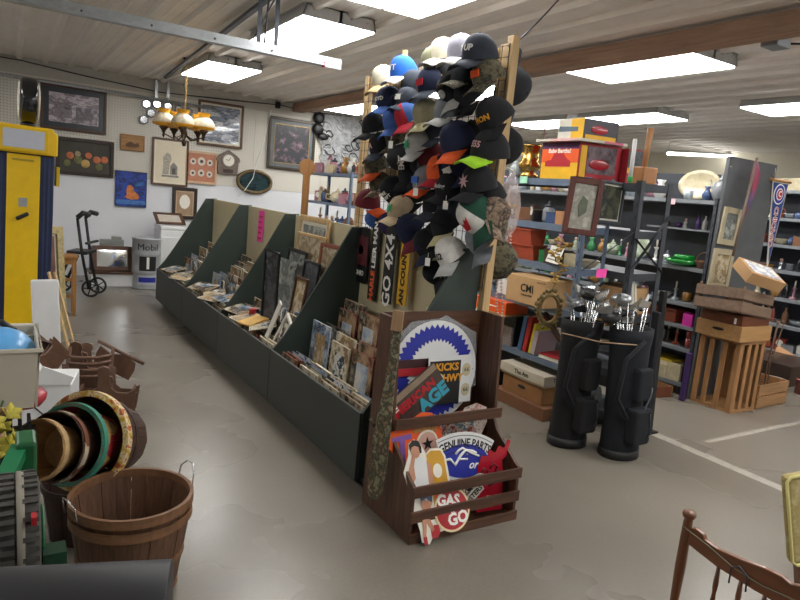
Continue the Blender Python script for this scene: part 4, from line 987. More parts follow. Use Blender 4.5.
tag(o, 'grey moulded case behind the top of the wooden mirror', 'case')
tag(MB().bb(1.0, 1.55, 9.70, 9.80, .217, .529).build('grey_crate', mat('grey_crate', '#5a6068', .6), None), 'dark grey crate standing behind the wooden mirror', 'crate')
# rollator
p = thing('rollator', 'black wheeled walker with hand grips in front of the white wall', 'walker', T(.80, 8.75, 0) @ RZ(66))
BK = M_['black']
for x in (0, .28):
    sx_ = .06 if x else -.02
    MB().tube([(x, -.1, .1), (x - .02, -.02, .55), (x - .04, .03, .98)], .018, 8).build('frame_tube', BK, p)
    MB().tube([(x, .28, .1), (x - .02, .12, .48)], .017, 8).build('frame_tube', BK, p)
    for y in (-.12, .3):
        w_ = MB().tube([(x, y + .095*math.cos(2*PI*i/24), .11 + .095*math.sin(2*PI*i/24)) for i in range(24)], .014, 8, True)
        for k in range(5): w_.bar((x, y, .11), (x, y + .09*math.cos(2*PI*k/5), .11 + .09*math.sin(2*PI*k/5)), .012)
        w_.build('wheel', M_['rubber'], p)
    MB().tube([(x - .04, .03, .98), (x + .0, -.02, 1.04), (x + .10, -.06, 1.02)], .032, 8).build('hand_grip', BK, p)
MB().bb(-.03, .30, -.08, .16, .53, .57).build('seat', BK, p, bevel=.01)
MB().bb(-.05, .36, -.10, -.06, .66, .69).build('armrest', BK, p, bevel=.01)
# wooden easel stool, gilt frames
p = thing('wooden_stool', 'small orange brown wooden stool in front of the walker', 'stool', T(.44, 7.6, 0))
for x in (0, .2):
    for y in (0, .2): MB().bb(x - .015, x + .015, y - .015, y + .015, 0, .62).build('leg', M_['oak'], p)
MB().bb(-.03, .23, -.03, .23, .621, .65).build('seat', M_['oak'], p, bevel=.004)
for z in (.2, .38): MB().bb(.016, .184, -.012, .012, z, z + .03).build('rung', M_['oak'], p)
MB().bb(.016, .184, -.012, .012, .56, .62).build('apron', M_['oak'], p)
p = picframe('tall_picture', 'cream and gilt picture frame leaning beside the fuel pump', 'picture frame', T(.36, 6.75, .02) @ RZ(38) @ RX(-4), .34, 1.0, .07, mat('cream_gilt', '#b8a878', .5, .2, var=.3, scale=40), mat('brown_rose', '#7a5a4c', .6, var=.2), M_['offwhite'], .02, d=.04)
# fuel pump
p = thing('fuel_pump', 'old yellow and navy fuel pump with a black rimmed globe on top', 'fuel pump', T(.10, 6.0, 0) @ RY(1.2))
YL, NV = M_['yellow'], M_['navy']
MB().bb(-.215, .215, 0, .4, .05, 1.66).build('cabinet', NV, p, bevel=.01)
MB().bb(-.115, .115, -.012, -.001, .1, 1.65).build('front_panel', YL, p, bevel=.006)
MB().bb(-.23, .23, -.01, .41, 0, .049).build('base', NV, p)
for x in (-.18, -.15, .15, .18): MB().bb(x - .006, x + .006, -.006, -.0008, .06, 1.64).build('ridge', mat('navy_light', '#2c3a60', .4), p)
MB().prism([(-.235, 1.66), (-.235, 1.83), (-.20, 1.875), (.19, 1.875), (.235, 1.83), (.235, 1.66)], -.03, .41, 'xz').build('head', YL, p, bevel=.012)
MB().prism([(-.18, 1.675), (-.18, 1.85), (-.16, 1.865), (.15, 1.865), (.17, 1.85), (.17, 1.675)], -.045, -.031, 'xz').build('display_surround', YL, p, bevel=.004)
MB().bb(-.145, .14, -.05, -.0455, 1.70, 1.84).build('display', mat('display_pale', '#c4c8d4', .2, var=.03), p)
MB().bb(-.03, .03, -.018, -.013, 1.24, 1.31).build('label', M_['steel'], p)
MB().bar((-.045, -.03, 1.14), (.04, -.03, 1.19), .03, .03).build('latch', BK, p, bevel=.008)
MB().bb(-.08, .07, -.017, -.013, 1.60, 1.615).build('trim_slot', mat('dull_yellow', '#a8901c', .4), p)
MB().bb(.236, .262, .1, .35, 1.42, 1.58).build('side_bracket', YL, p, bevel=.004)
MB().lathe([(.05, 0), (.06, .02), (.05, .03)], 16, (.03, .2, 1.876)).build('globe_collar', BK, p)
gb = MB(); 
gb.cyl((-.03, .2, 2.085), (.09, .2, 2.085), .185, n=36); gb.build('globe_rim', mat('globe_black', '#15171c', .15, coat=.6), p, bevel=.02)
MB().sph((-.035, .2, 2.085), .15, 20, (.12, 1, 1)).build('globe_face', M_['offwhite'], p); MB().sph((.095, .2, 2.085), .15, 20, (.12, 1, 1)).build('globe_face', M_['offwhite'], p)
# ================================================================== LEFT FOREGROUND
# white board and white carton
p = thing('white_board', 'smooth white board leaning in front of the fuel pump', 'board', T(.26, 4.62, 0) @ RY(-2) @ RX(-3))
MB().bb(-.09, .07, 0, .03, 0, .86).build('panel', M_['white'], p, bevel=.012)
p = thing('white_carton', 'crumpled white carton behind the baskets', 'carton', T(.17, 3.75, .08) @ RZ(-12))
MB().bb(-.18, .14, 0, .3, -.08, .36).build('body', M_['white'], p, bevel=.008)
MB().prism([(-.17, .37), (.0, .46), (.15, .40), (.13, .36), (-.17, .36)], -.01, 0, 'xz').build('flap', M_['white'], p)
MB().tube([(-.12, -.012, .32), (.0, -.014, .2), (.08, -.012, .02)], .004, 6).build('black_cord', M_['black'], p)
p = thing('cane_bundle', 'two thin pale wooden sticks leaning behind the magazine racks', 'stick', T(.26, 5.3, 0))
MB().bar((.18, -.2, .1), (.02, .1, .8), .015, .02).build('stick', M_['pine'], p); MB().bar((.22, -.2, .1), (.06, .1, .8), .012, .02).build('stick', M_['pine'], p)
# magazine racks
MW = wood('brown_stain', '#6e503f', .7, .5, 2, 5)
def magrack(label, M, s=1.0, feet=True):
    t_ = thing('magazine_rack', label, 'magazine rack', M @ Matrix.Scale(s, 4), 'carved wooden magazine racks')
    prof = [(-.19, .02), (-.21, .24), (-.15, .20), (-.08, .205), (-.045, .24), (-.035, .33), (-.045, .36), (-.035, .395), (0, .41), (.035, .395), (.045, .36), (.035, .33), (.045, .24), (.08, .205), (.15, .20), (.21, .24), (.19, .02)]
    def board(y, lean, nm, hh=0, sz=1.0):
        mb = MB(); mb.M = T(0, y, 0) @ RX(lean); pr = prof if hh == 0 else [(a, b*sz) for a, b in prof]
        mb.prism(pr, -.008, .008, 'xz'); return mb.build(nm, MW, t_, bevel=.002)
    board(-.07, 12, 'side_board', 0, 1.0); board(.07, -12, 'side_board', 1, .8); board(0, 0, 'centre_board', 1, .7)
    MB().bb(-.18, .18, -.07, .07, .02, .035).build('bottom_board', MW, t_)
    for x in (-.175, .175): MB().prism([(-.075, .02), (-.115, .19), (.115, .19), (.075, .02)], x - .007, x + .007, 'yz').build('end_board', MW, t_)
    for x in (-.15, .15): MB().bb(x - .015, x + .015, -.09, .09, 0, .019).build('foot', MW, t_)
    return t_
magrack('brown scoop topped magazine rack, front one with tall centre handle', T(.57, 4.42, 0) @ RZ(-16), .92)
magrack('brown magazine rack standing behind the front one', T(.47, 4.98, 0) @ RZ(-20), 1.0)
magrack('brown magazine rack lying tilted on the other two on the left', T(.24, 4.50, .28) @ RZ(30) @ RY(-50), .85)
p = thing('slatted_rack', 'curved slatted brown rack resting inside the front magazine rack', 'rack', T(.46, 4.56, .2) @ RZ(-16) @ RX(-38))
for k in range(4): MB().tube([(-.13, 0, .03 + .045*k), (-.04, -.015, .015 + .045*k), (.06, -.015, .02 + .045*k), (.14, 0, .05 + .045*k)], .011, 6).build('slat', MW, p)
for x in (-.13, .14): MB().bb(x - .01, x + .01, -.0, .02, 0, .24).build('end_rail', MW, p)
p = thing('carved_shelf_piece', 'brown scalloped board with a round rail lying across the right rack', 'board', T(.66, 4.70, .28) @ RZ(-16) @ RY(28))
MB().prism([(-.14, 0), (-.14, .05), (-.05, .03), (.03, .07), (.12, .05), (.14, 0), (.14, -.08), (-.12, -.08)], -.008, .008, 'xz').build('board', MW, p); MB().cyl((-.17, -.01, .075), (.17, -.01, .075), .012, n=10).build('rail', MW, p)
# bushel baskets
def basket(name, label, M, r0, r1, h, wm, hoops, handles=True, n=22, group=None, inner=None, fold=True):
    """r0 bottom radius, r1 rim radius; hoops: (height, thickness, width, material)"""
    t_ = thing(name, label, 'basket', M, group)
    st = MB()
    for k in range(n):
        a0 = 2*PI*k/n + .004; a1 = 2*PI*(k+1)/n - .004
        if k % 2: dr = .002
        else: dr = 0
        vs = []
        for (r, z) in ((r0 + dr, 0), (r1 + dr, h)):
            for a in (a0, (a0+a1)/2, a1): vs += [(r*math.cos(a), r*math.sin(a), z), ((r-.004)*math.cos(a), (r-.004)*math.sin(a), z)]
        fs = []
        for j in range(2):
            b = j*2; fs += [(b, b+2, b+8, b+6), (b+1, b+7, b+9, b+3)]
        fs += [(0, 6, 7, 1), (4, 5, 11, 10), (6, 8, 9, 7), (8, 10, 11, 9)]
        st.add(vs, fs, False, k % 3)
    st.build('staves', [wm, wm, inner or wm], t_)
    MB().cyl((0, 0, 0), (0, 0, .008), r0 - .004, n=24).build('bottom', wm, t_)
    for (z, th, w, m_) in hoops:
        r = r0 + (r1 - r0) * z / h + .002
        MB().lathe([(r, z - w/2), (r + th, z - w/2), (r + th, z + w/2), (r, z + w/2), (r, z - w/2)], 40, smooth=False).build('hoop', m_, t_)
    if handles:
        for a in (20, 200):
            hm = MB(); hm.M = RZ(a); rr = r1 + .012
            hm.tube([(rr, -.05, h - .02), (rr + .008, -.045, h + .03), (rr + .02, -.02, h + .055), (rr + .02, .02, h + .055), (rr + .008, .045, h + .03), (rr, .05, h - .02)], .0028, 6)
            hm.build('wire_handle', M_['chrome'], t_)
    return t_
BW = wood('basket_wood', '#654733', .6, .6, 2, 8); BH = wood('basket_hoop', '#7d583c', .65, .55, 0, 5)
c0 = atz(130, 575, 0)
basket('bushel_basket', 'outer brown bushel basket standing on the floor beside the black lid', T(.41, 2.43, -.0), .165, .214, .335, BW, [(.325, .006, .035, BH), (.17, .004, .025, BH), (.03, .004, .02, BH)], False, group=None)
basket('bushel_basket', 'upper brown bushel basket nested inside the other one on the floor', T(.41, 2.43, .055), .166, .216, .34, BW, [(.325, .007, .035, BH), (.327, -.008, .03, BH)], True)
# nest of lying baskets on a dark basket
ax = Vector((-.66, -.68, .30)).normalized()
c_or = aty(83, 441, 2.78)
PLW = wood('pale_basket', '#b08a5c', .75, .55, 2, 6); DKW = wood('dark_basket', '#4a342c', .7, .6, 2, 8)
ORN = art('orange_painted_rim', ['#a8502c', '#c8a040', '#d8c8a0', '#b8622c', '#8a5a24'], 22, .5, 2, 'noise', True)
TEAL = mat('teal_rim', '#3c8c78', .5, var=.1); CKR = art('checked_basket', ['#b8303a', '#c8a868', '#a88050'], 14, .6, 3, 'vor', True)
def lay(c, off): return frame(c + ax * off, ax.cross(Vector((0, 0, 1))).normalized(), ax) 
def lying(label, r0, r1, h, wm, hoops, off, inner=None, dz=(0, 0, 0)):
    M = lay(c_or + Vector(dz), off - h)
    return basket('lying_basket', label, M, r0, r1, h, wm, hoops, False, 26, 'nest of baskets lying on their side', inner)
lying('dark brown basket with an orange and yellow painted rim, outermost of the lying nest', .14, .196, .24, DKW, [(.228, .012, .03, ORN), (.228, -.012, .03, ORN), (.12, .005, .02, DKW)], .0)
lying('basket with a teal green rim and red checks inside the painted rim basket', .11, .160, .20, CKR, [(.188, .008, .024, TEAL), (.188, -.008, .024, TEAL)], .06, None, (-.02, 0, -.008))
lying('brown basket with white patches inside the teal rimmed basket', .10, .138, .17, DKW, [(.15, .006, .022, art('patched', ['#7a4a34', '#c8b8a0', '#6a4030'], 18, .5, 5, 'vor', True))], .10, None, (-.05, 0, -.014))
lying('smallest pale wooden basket at the front of the lying nest', .085, .118, .15, PLW, [(.13, .005, .024, wood('pale_rim', '#c8a878', .8, .5))], .13, None, (-.085, 0, -.02))
basket('dark_basket', 'dark brown basket under the nest of lying baskets', T(.30, 2.93, 0), .14, .17, .25, DKW, [(.24, .006, .03, DKW)], False)
# coil of rope
rp_ = []
for k in range(7):
    for i in range(16):
        a = 2*PI*i/16; rp_.append(((.07 + .004*k)*math.cos(a), (.015*k - .05) + .001*i, (.07 + .004*k)*math.sin(a)))
c = aty(139, 452, 2.98)
tag(MB().tube(rp_, .009, 6).sph((0, .02, .085), .02, 8).build('rope_coil', mat('cream_rope', '#cdb898', .9, var=.2, scale=60), None, T(c.x, c.y, .08) @ RZ(50)), 'coil of cream rope behind the nest of baskets', 'rope')
# cart with storage tub
p = thing('metal_cart', 'dark metal cart under the beige storage tub', 'cart', T(-.52, 2.65, 0))
MB().bb(0, .50, 0, .5, .68, .70).build('top', M_['dsteel'], p)
for x in (.01, .40):
    for y in (.04, .47): MB().bb(x - .01, x + .01, y - .01, y + .01, 0, .679).build('leg', M_['dsteel'], p)
p = thing('storage_tub', 'beige plastic storage tub at the left edge', 'tub', T(-.42, 2.62, .702))
PB = mat('beige_plastic', '#bfb8a8', .45, var=.03)
tb = MB(); W_0, W_1, H_, D0, D1 = .0, .53, .22, .0, .42
tb.prism([(.02, 0), (0, H_), (W_1, H_), (W_1 - .02, 0)], 0, .006, 'xz'); tb.prism([(.02, 0), (0, H_), (W_1, H_), (W_1 - .02, 0)], D1 - .006, D1, 'xz')
tb.bar((W_1 - .012, D1/2, 0), (W_1 - .003, D1/2, H_), .006, D1, up=(0, 1, 0)); tb.bar((.012, D1/2, 0), (.003, D1/2, H_), .006, D1, up=(0, 1, 0)); tb.bb(.02, W_1 - .02, .006, D1 - .006, 0, .006)
tb.build('body', PB, p)
rm = MB(); rm.tube([(-.006, -.006, H_), (W_1 + .006, -.006, H_), (W_1 + .006, D1 + .006, H_), (-.006, D1 + .006, H_)], .008, 6, True); rm.build('rim', PB, p)
p = thing('blue_helmet', 'light blue and white helmet in the beige tub', 'helmet', T(-.02, 2.86, .79))
HB = MB(); HB.lathe([(.13, 0), (.135, .05), (.12, .10), (.085, .14), (.04, .16), (.001, .165)], 24, mi=0); HB.build('shell', mat('sky_blue', '#5fa4dc', .3, var=.05), p)
MB().tube([(.137*math.cos(2*PI*i/20), .137*math.sin(2*PI*i/20), .0) for i in range(20)], .012, 6, True).build('white_trim', M_['white'], p)
tag(MB().tube([(-.16, 0, 0), (-.155, 0, .16), (-.08, 0, .20), (.05, 0, .19), (.09, 0, .16), (.1, 0, 0)], .014, 8).build('bent_tube', M_['black'], None, T(-.06, 3.02, .75)), 'black bent tube handle sticking up from the beige tub', 'handle')
tag(MB().lathe([(.022, 0), (.022, .12), (.02, .16), (.014, .18), (.014, .185)], 12).build('metal_flask', mat('mottled_metal', '#8a8878', .3, .6, var=.4, scale=30), None, T(.09, 2.98, .71)), 'mottled metal flask standing beside the black handle', 'flask')
# red bowl shaped thing below the tub
p = thing('red_scoop', 'red plastic bowl shaped seat under the storage tub', 'seat', T(.055, 2.82, .64))
MB().lathe([(.02, 0), (.07, .01), (.085, .03), (.09, .05), (.08, .065), (.03, .07), (.0, .065)], 28).build('bowl', mat('faded_red', '#a83a44', .4, var=.15), p)
MB().cyl((-.06, .05, -.64), (-.06, .05, .02), .02, n=12).build('post', BK, p)
p = thing('black_grille', 'black ribbed plastic grille below the red bowl', 'grille', T(-.17, 2.64, .59))
for k in range(9): MB().bb(.03*k, .03*k + .012, 0, .10, 0, .05).build('rib', BK, p)
MB().bb(-.01, .27, .0, .11, -.02, -.001).build('base', BK, p); MB().bb(-.01, .03, .0, .11, -.56, -.021).build('foot', BK, p)
# green garden machine with knobbly tyre
GR = mat('garden_green', '#1c5a34', .35, var=.15)
p = thing('garden_machine', 'green garden machine with a grey knobbly tyre', 'garden machine', T(0, 0, 0))
wc = aty(18, 512, 1.80); DG = mat('garden_dark_green', '#123a26', .4, var=.2)
def wheel(mb, c, R_, w, n=44):
    for k in range(n):
        a = 2*PI*k/n; r_ = R_ * (1 if k % 2 else .98)
        for s_ in (-1, 1):
            mb.box((c[0] + s_*w*.27, c[1] + r_*math.cos(a), c[2] + r_*math.sin(a)), (w*.36, .012, .009), Matrix.Rotation(a - PI/2, 3, 'X'))
    mb.cyl((c[0] - w*.36, c[1], c[2]), (c[0] + w*.36, c[1], c[2]), R_*.975, n=36); mb.cyl((c[0] - w/2, c[1], c[2]), (c[0] - w*.36, c[1], c[2]), R_*.9, R_*.975, n=36); mb.cyl((c[0] + w*.36, c[1], c[2]), (c[0] + w/2, c[1], c[2]), R_*.975, R_*.9, n=36)
WY_, WZ_ = 1.86, .60
wh = MB(); wheel(wh, (wc.x, WY_, WZ_), .17, .10); wh.build('tyre', mat('grey_rubber', '#44423e', .8, var=.3, scale=40), p)
MB().cyl((wc.x - .004, WY_, WZ_), (wc.x + .014, WY_, WZ_), .174, n=36).build('centre_band', mat('worn_band', '#8a8478', .8, var=.2), p)
MB().cyl((wc.x + .052, WY_, WZ_), (wc.x + .062, WY_, WZ_), .08, n=20).build('hub', GR, p)
q = aty(26, 458, 2.12); MB().box(q, (.055, .12, .14)).build('tank', GR, p, bevel=.01)
MB().bar(aty(20, 448, 2.10), aty(0, 508, 1.80) + Vector((-.02, 0, 0)), .045, .03).build('frame_arm', mat('garden_green2', '#1e7048', .3, var=.1), p)
q = aty(40, 540, 1.8); MB().bb(wc.x + .055, wc.x + .11, 1.74, 1.80, .46, .60).build('side_plate', DG, p)
MB().bb(wc.x - .2, wc.x + .05, 2.0, 2.2, .0, .55).build('base', DG, p, bevel=.01)
MB().bb(wc.x - .16, wc.x + .10, 1.68, 2.0, .0, .40).build('engine_box', DG, p, bevel=.01)
q = aty(34, 519, 1.72); MB().box(q, (.012, .03, .022)).bar(q, q + Vector((0, .06, -.01)), .008).build('red_knob', M_['red'], p)
# yellow artificial flowers
p = thing('yellow_flowers', 'bunch of yellow green artificial flowers at the left edge', 'flowers', T(-.075, 2.40, .60))
RF = random.Random(5); YF1 = mat('petal_yellow', '#b4a838', .7, var=.25, scale=20); LF = mat('leaf_dark', '#35502a', .7, var=.3, scale=20); PK = mat('petal_peach', '#b89478', .7, var=.2)
for k in range(34):
    cx, cy, cz = RF.uniform(-.14, .10), RF.uniform(-.08, .08), RF.uniform(-.02, .2); m_ = YF1 if k % 3 else (PK if k % 2 else LF)
    fl = MB(); fl.M = T(cx, cy, cz) @ RZ(RF.uniform(0, 360)) @ RX(RF.uniform(10, 90))
    for j in range(5):
        a = 2*PI*j/5; ca, sa = math.cos(a), math.sin(a); r_ = .036
        vs = [(0, 0, 0), (r_*.5*ca - .015*sa, r_*.5*sa + .015*ca, .012), (r_*ca, r_*sa, .02), (r_*.5*ca + .015*sa, r_*.5*sa - .015*ca, .012)]
        vs += [(x, y, z - .002) for x, y, z in vs]
        fl.add(vs, [(0, 1, 2, 3), (7, 6, 5, 4), (0, 4, 5, 1), (1, 5, 6, 2), (2, 6, 7, 3), (3, 7, 4, 0)], True)
    fl.build('blossom' if m_ is not LF else 'leaf', m_, p)
st_ = MB()
for k in range(8): st_.tube([(RF.uniform(-.02, .02), RF.uniform(-.02, .02), -.4), (RF.uniform(-.05, .05), RF.uniform(-.04, .04), -.05), (RF.uniform(-.14, .1), RF.uniform(-.08, .08), .2)], .004, 5)
st_.build('stems', LF, p); MB().lathe([(.04, -.6), (.05, -.15), (.045, -.1)], 16).build('pot', BK, p)
# black vinyl chair back in the foreground
p = thing('vinyl_chair', 'large smooth black vinyl chair back filling the lower left corner', 'chair', T(-.45, 1.33, 0) @ RZ(-17) @ RY(.3))
GB = mat('satin_black', '#1a1b1f', .5, var=.1, scale=3)
def half(r, h, z0, zb): return [(r, zb)] + [(r*math.cos(math.radians(a)), z0 + h*math.sin(math.radians(a))) for a in range(0, 181, 9)] + [(-r, zb)]
MB().prism(half(.115, .085, .80, .42), 0, .735, 'yz', smooth=True).build('back', GB, p, bevel=.004)
MB().prism(half(.118, .087, .80, .43), .06, .068, 'yz', smooth=True).build('seam', M_['dsteel'], p)
MB().bb(.02, .71, -.30, .10, .30, .419).build('seat', GB, p, bevel=.03)
for x in (.06, .68):
    for y in (-.26, .06): MB().cyl((x, y, .0 + .059*x), (x, y, .299), .015, n=10).build('leg', BK, p)
# ================================================================== RIGHT SIDE: shelving
def shelving(name, label, x0, x1, y0, y1, levels, M=Matrix.Identity(4), pm=None, sm=None, back=None, th=.035, post=.035, brace=False):
    t_ = thing(name, label, 'shelving', M @ T(x0, y0, 0), None)
    w, l = x1 - x0, y1 - y0; top = levels[-1]
    for x in (0, w - .004):
        for y in (0, l - .004):
            sx_ = 1 if x == 0 else -1; sy_ = 1 if y == 0 else -1
            q = MB().bb(x, x + .004, y, y + sy_*post, 0, top + .02).bb(x, x + sx_*post, y, y + .004, 0, top + .02)
            if y == 0 or True:
                for k in range(int(top / .09)): q.bb(x - .0006 if sx_ > 0 else x + .004, x if sx_ > 0 else x + .0046, y + sy_*.012, y + sy_*.02, .05 + .09*k, .085 + .09*k, 1)
            q.build('post', [pm, M_['ink']], t_)
    for z in levels:
        mb = MB().bb(.006, w - .006, .006, l - .006, z - .006, z); mb.bb(.005, .009, .006, l - .006, z - th, z - .006); mb.bb(w - .009, w - .005, .006, l - .006, z - th, z - .006)
        mb.bb(.009, w - .009, .005, .009, z - th, z - .006); mb.bb(.009, w - .009, l - .009, l - .005, z - th, z - .006); mb.build('shelf', sm, t_)
    if back: MB().bb(w - .002, w + .004, .01, l - .01, .05, back).build('back_panel', M_['postgrey'], t_)
    return t_
LV = [.12, .45, .87, 1.19, 1.50, 1.84]
LEAN = T(3.6, 3.28, 0) @ RY(-1.6) @ T(-3.6, -3.28, 0)
shelving('steel_shelving', 'blue grey steel shelving unit holding the boxed toys and the books', 3.60, 3.88, 3.28, 4.9, LV[1:], LEAN, M_['shelfblue'], M_['shelfblue'], None, .05)
u2 = shelving('steel_shelving', 'dark steel shelving unit behind the golf bags, framed pictures on its end', 3.885, 4.24, 3.05, 4.9, LV, LEAN, M_['postgrey'], M_['dsteel'], None, .055, .045)
MB().bar((.0, -.01, 1.22), (.345, -.01, 1.62), .025, .004).build('brace', M_['dsteel'], u2); MB().bar((.0, -.014, 1.45), (.345, -.014, 1.2), .02, .004).build('brace', M_['black'], u2)
MB().bar((-.28, .2, 1.19), (.0, .0, 1.5), .02, .004).build('brace', M_['dsteel'], u2)
# extra shelving of the same run farther back
shelving('steel_shelving', 'blue grey steel shelving farther back, seen above the display bins', 3.85, 4.25, 7.6, 9.1, [.2, .62, 1.04, 1.42, 1.83], Matrix.Identity(4), M_['shelfblue'], M_['shelfblue'])
R2 = [.12, .45, .87, 1.20, 1.82]
g2 = shelving('glassware_shelving', 'grey steel shelving crowded with glassware behind the black post', 5.38, 5.74, 3.44, 7.0, R2, Matrix.Identity(4), M_['postgrey'], M_['shelfgrey'], 2.08)
MB().bb(.06, .35, .01, .75, 1.535, 1.55).build('small_shelf', M_['shelfgrey'], g2)
gp = thing('end_panel', 'tall dark grey end panel with two pale framed pictures on it', 'panel', T(5.38, 3.40, 0))
MB().bb(0, .76, 0, .03, 0, 2.21).build('sheet', mat('panel_grey', '#5a5d60', .45, .1, var=.15, scale=5), gp)
for x in (.03, .70): MB().cyl((x, -.001, 2.12), (x, -.008, 2.12), .012, n=10).build('bolt', M_['chrome'], gp)
R3 = [.20, .52, .83, 1.155, 1.455, 1.767, 2.09]
shelving('goods_shelving', 'grey steel shelving on the far right edge full of small goods', 7.80, 8.2, 2.6, 6.4, R3, Matrix.Identity(4), M_['postgrey'], M_['shelfgrey'], 2.1)

# ---- boxed toys and big things on the top of unit one
BOXR = mat('toy_box_red', '#a82a34', .5, var=.15); TYL = mat('toy_box_yellow', '#e8b422', .5, var=.08)
def toplev(z=LV[-1]): return z + .001
p = thing('toy_car_box', 'large red and yellow toy box with a clear window, lying on the top shelf', 'toy box', LEAN @ T(3.62, 3.42, toplev()))
MB().bb(0, .46, 0, .38, 0, .27).build('carton', BOXR, p, bevel=.003)
MB().bb(-.003, -.0005, .0, .375, .0, .12).build('yellow_face', TYL, p); MB().bb(-.003, -.0005, .0, .375, .12, .22).build('orange_face', M_['orange'], p); MB().bb(-.003, -.0005, .0, .375, .22, .265).build('purple_band', mat('purple_band', '#5a2a5a', .5), p)
MB().prism([(.07, .09), (.07, .13), (.11, .15), (.15, .19), (.24, .19), (.27, .14), (.33, .13), (.33, .09)], -.006, -.0035, 'yz').build('printed_car', M_['redink'], p)
text('lettering', 'Baby Bertha!', .045, W_, p, T(-.005, .19, .205) @ RZ(-90) @ FACE, .0004, bold=.001)
MB().bb(.09, .40, -.003, -.0005, .05, .25).build('window', art('window_dark', ['#3a3038', '#6a6068', '#8a7a80', '#2a2228'], 8, .15, 3), p)
MB().bb(.02, .08, -.003, -.0005, .02, .25).build('flame_print', TYL, p); MB().sph((.22, -.005, .12), .08, 12, (1.4, .06, .5)).build('model_car', RG, p)
p = thing('toy_truck_box', 'small toy box with a yellow edge beside the large red toy box', 'toy box', LEAN @ T(4.085, 3.36, toplev()))
MB().bb(0, .17, 0, .3, 0, .26).build('carton', BOXR, p); MB().bb(-.0, .16, -.003, -.0005, .1, .25).build('window', M_['darkprint'], p); MB().bb(.0, .17, -.004, -.0031, .08, .12).build('yellow_band', TYL, p)
p = thing('flat_board', 'pale flat board with a pink edge lying on top of the large toy box', 'board', LEAN @ T(3.56, 3.36, toplev() + .273))
MB().bb(0, .50, 0, .46, 0, .018).build('board', M_['offwhite'], p); MB().bb(-.003, -.0005, .02, .3, .0, .018).build('pink_edge', mat('pale_pink', '#d8a8a8', .6), p)
MB().bb(.25, .45, -.003, -.0005, .001, .017).build('pink_strip', mat('pink_strip', '#d06a8a', .6), p)
p = thing('toy_racer_box', 'smaller yellow and dark toy box on top of the pale board', 'toy box', LEAN @ T(3.60, 3.38, toplev() + .293))
MB().bb(0, .36, 0, .25, 0, .14).build('carton', mat('toy_box_dark', '#3a3440', .4, var=.2), p); MB().bb(-.003, -.0005, .0, .12, .0, .14).build('yellow_face', TYL, p); MB().bb(-.003, -.0005, .12, .25, .0, .14).build('white_face', M_['offwhite'], p)
MB().prism([(.05, .05), (.05, .08), (.24, .09), (.24, .05)], -.005, -.0035, 'yz').build('printed_racer', mat('steel_ink', '#5a6a78', .5), p)
MB().sph((.16, -.002, .07), .05, 12, (1.8, .06, .6)).build('model_car', RG, p); MB().bb(.02, .34, -.004, -.0005, .0, .03).build('yellow_strip', TYL, p)
c = atx(533, 177, 3.76)
p = thing('brass_urn', 'shiny brass urn standing on the top shelf left of the toy boxes', 'urn', LEAN @ T(3.76, c.y, toplev()))
MB().lathe([(.05, 0), (.075, .01), (.075, .03), (.045, .05), (.085, .08), (.095, .11), (.07, .14), (.078, .16), (.068, .17), (.085, .26), (.088, .27), (.08, .27), (.06, .17), (.0, .16)], 32).build('body', M_['brass'], p)
p = thing('wooden_mallet', 'large wooden mallet standing head down on the dark shelving', 'mallet', LEAN @ T(4.04, 3.12, toplev()))
MB().box((.0, .05, .06), (.15, .13, .12)).build('head', wood('mallet_head', '#a87448', .8, .5, 2, 4), p, bevel=.008); MB().cyl((.0, .05, .12), (.02, .05, .40), .02, .024, n=14).build('handle', wood('mallet_handle', '#a87a54', .8, .5, 2, 4), p)
p = thing('lighthouse_tube', 'thin white and green tube standing between toy box and mallet', 'tube', LEAN @ T(3.82, 3.10, toplev()) )
MB().cyl((0, 0, 0), (0, 0, .04), .018, n=14).build('green_base', mat('bright_green', '#1c9a4c', .5), p); MB().cyl((0, 0, .04), (0, 0, .30), .015, n=14).build('white_tube', M_['white'], p)
o = MB().bb(0, .002, -.045, .045, -.055, .0).build('shelf_tag', mat('mint_tag', '#a8e0c0', .7), None, LEAN @ T(3.592, atx(529, 181, 3.6).y, 1.85)); tag(o, 'mint green price tag on the top shelf edge under the brass urn', 'price tag')
o = MB().bb(-.05, .05, -.002, 0, -.06, .0).build('shelf_tag', M_['pink'], None, T(*aty(602, 269, 3.03))); tag(o, 'pink price tag on the dark shelving end above the golf clubs', 'price tag')
o = MB().bb(-.03, .03, -.002, 0, -.05, .0).build('shelf_tag', mat('pale_pink_tag', '#f0c0c8', .7), None, T(*atx(673, 199, 5.372)) @ RZ(-90)); tag(o, 'pale pink price tag on the glassware top shelf', 'price tag')
# pictures hung on the end of the units
M_['mahog'] = wood('mahogany', '#5c2a1e', .6, .4, 2, 7)
a, b = aty(571, 181, 3.16), aty(597, 236, 3.16)
p = picframe('hung_picture', 'mahogany framed narrow botanical print hung on the shelving end', 'picture frame', T((a.x + b.x)/2 + .01, 3.20, b.z) @ RZ(-18) @ RY(2), .26, .39, .04, M_['mahog'], art('botanical', ['#b0aca0', '#8c8a80', '#c4c0b4'], 12, .4, 5))
MB().prism([(-.02, .12), (-.04, .2), (-.01, .27), (.03, .24), (.03, .16)], -.014, -.0095, 'xz').build('printed_leaf', mat('leaf_grey', '#5c6450', .6, var=.3), p)
a, b = aty(599, 187, 3.2), aty(625, 227, 3.2)
p = picframe('hung_picture', 'grey framed dark green landscape hung beside the mahogany frame', 'picture frame', T((a.x + b.x)/2 + .0, 3.23, b.z + .015) @ RY(1), .25, .30, .02, M_['dsteel'], art('dark_green_landscape', ['#3a4038', '#5a5c48', '#23282a', '#7a7860'], 7, .3, 4), M_['offwhite'], .012)

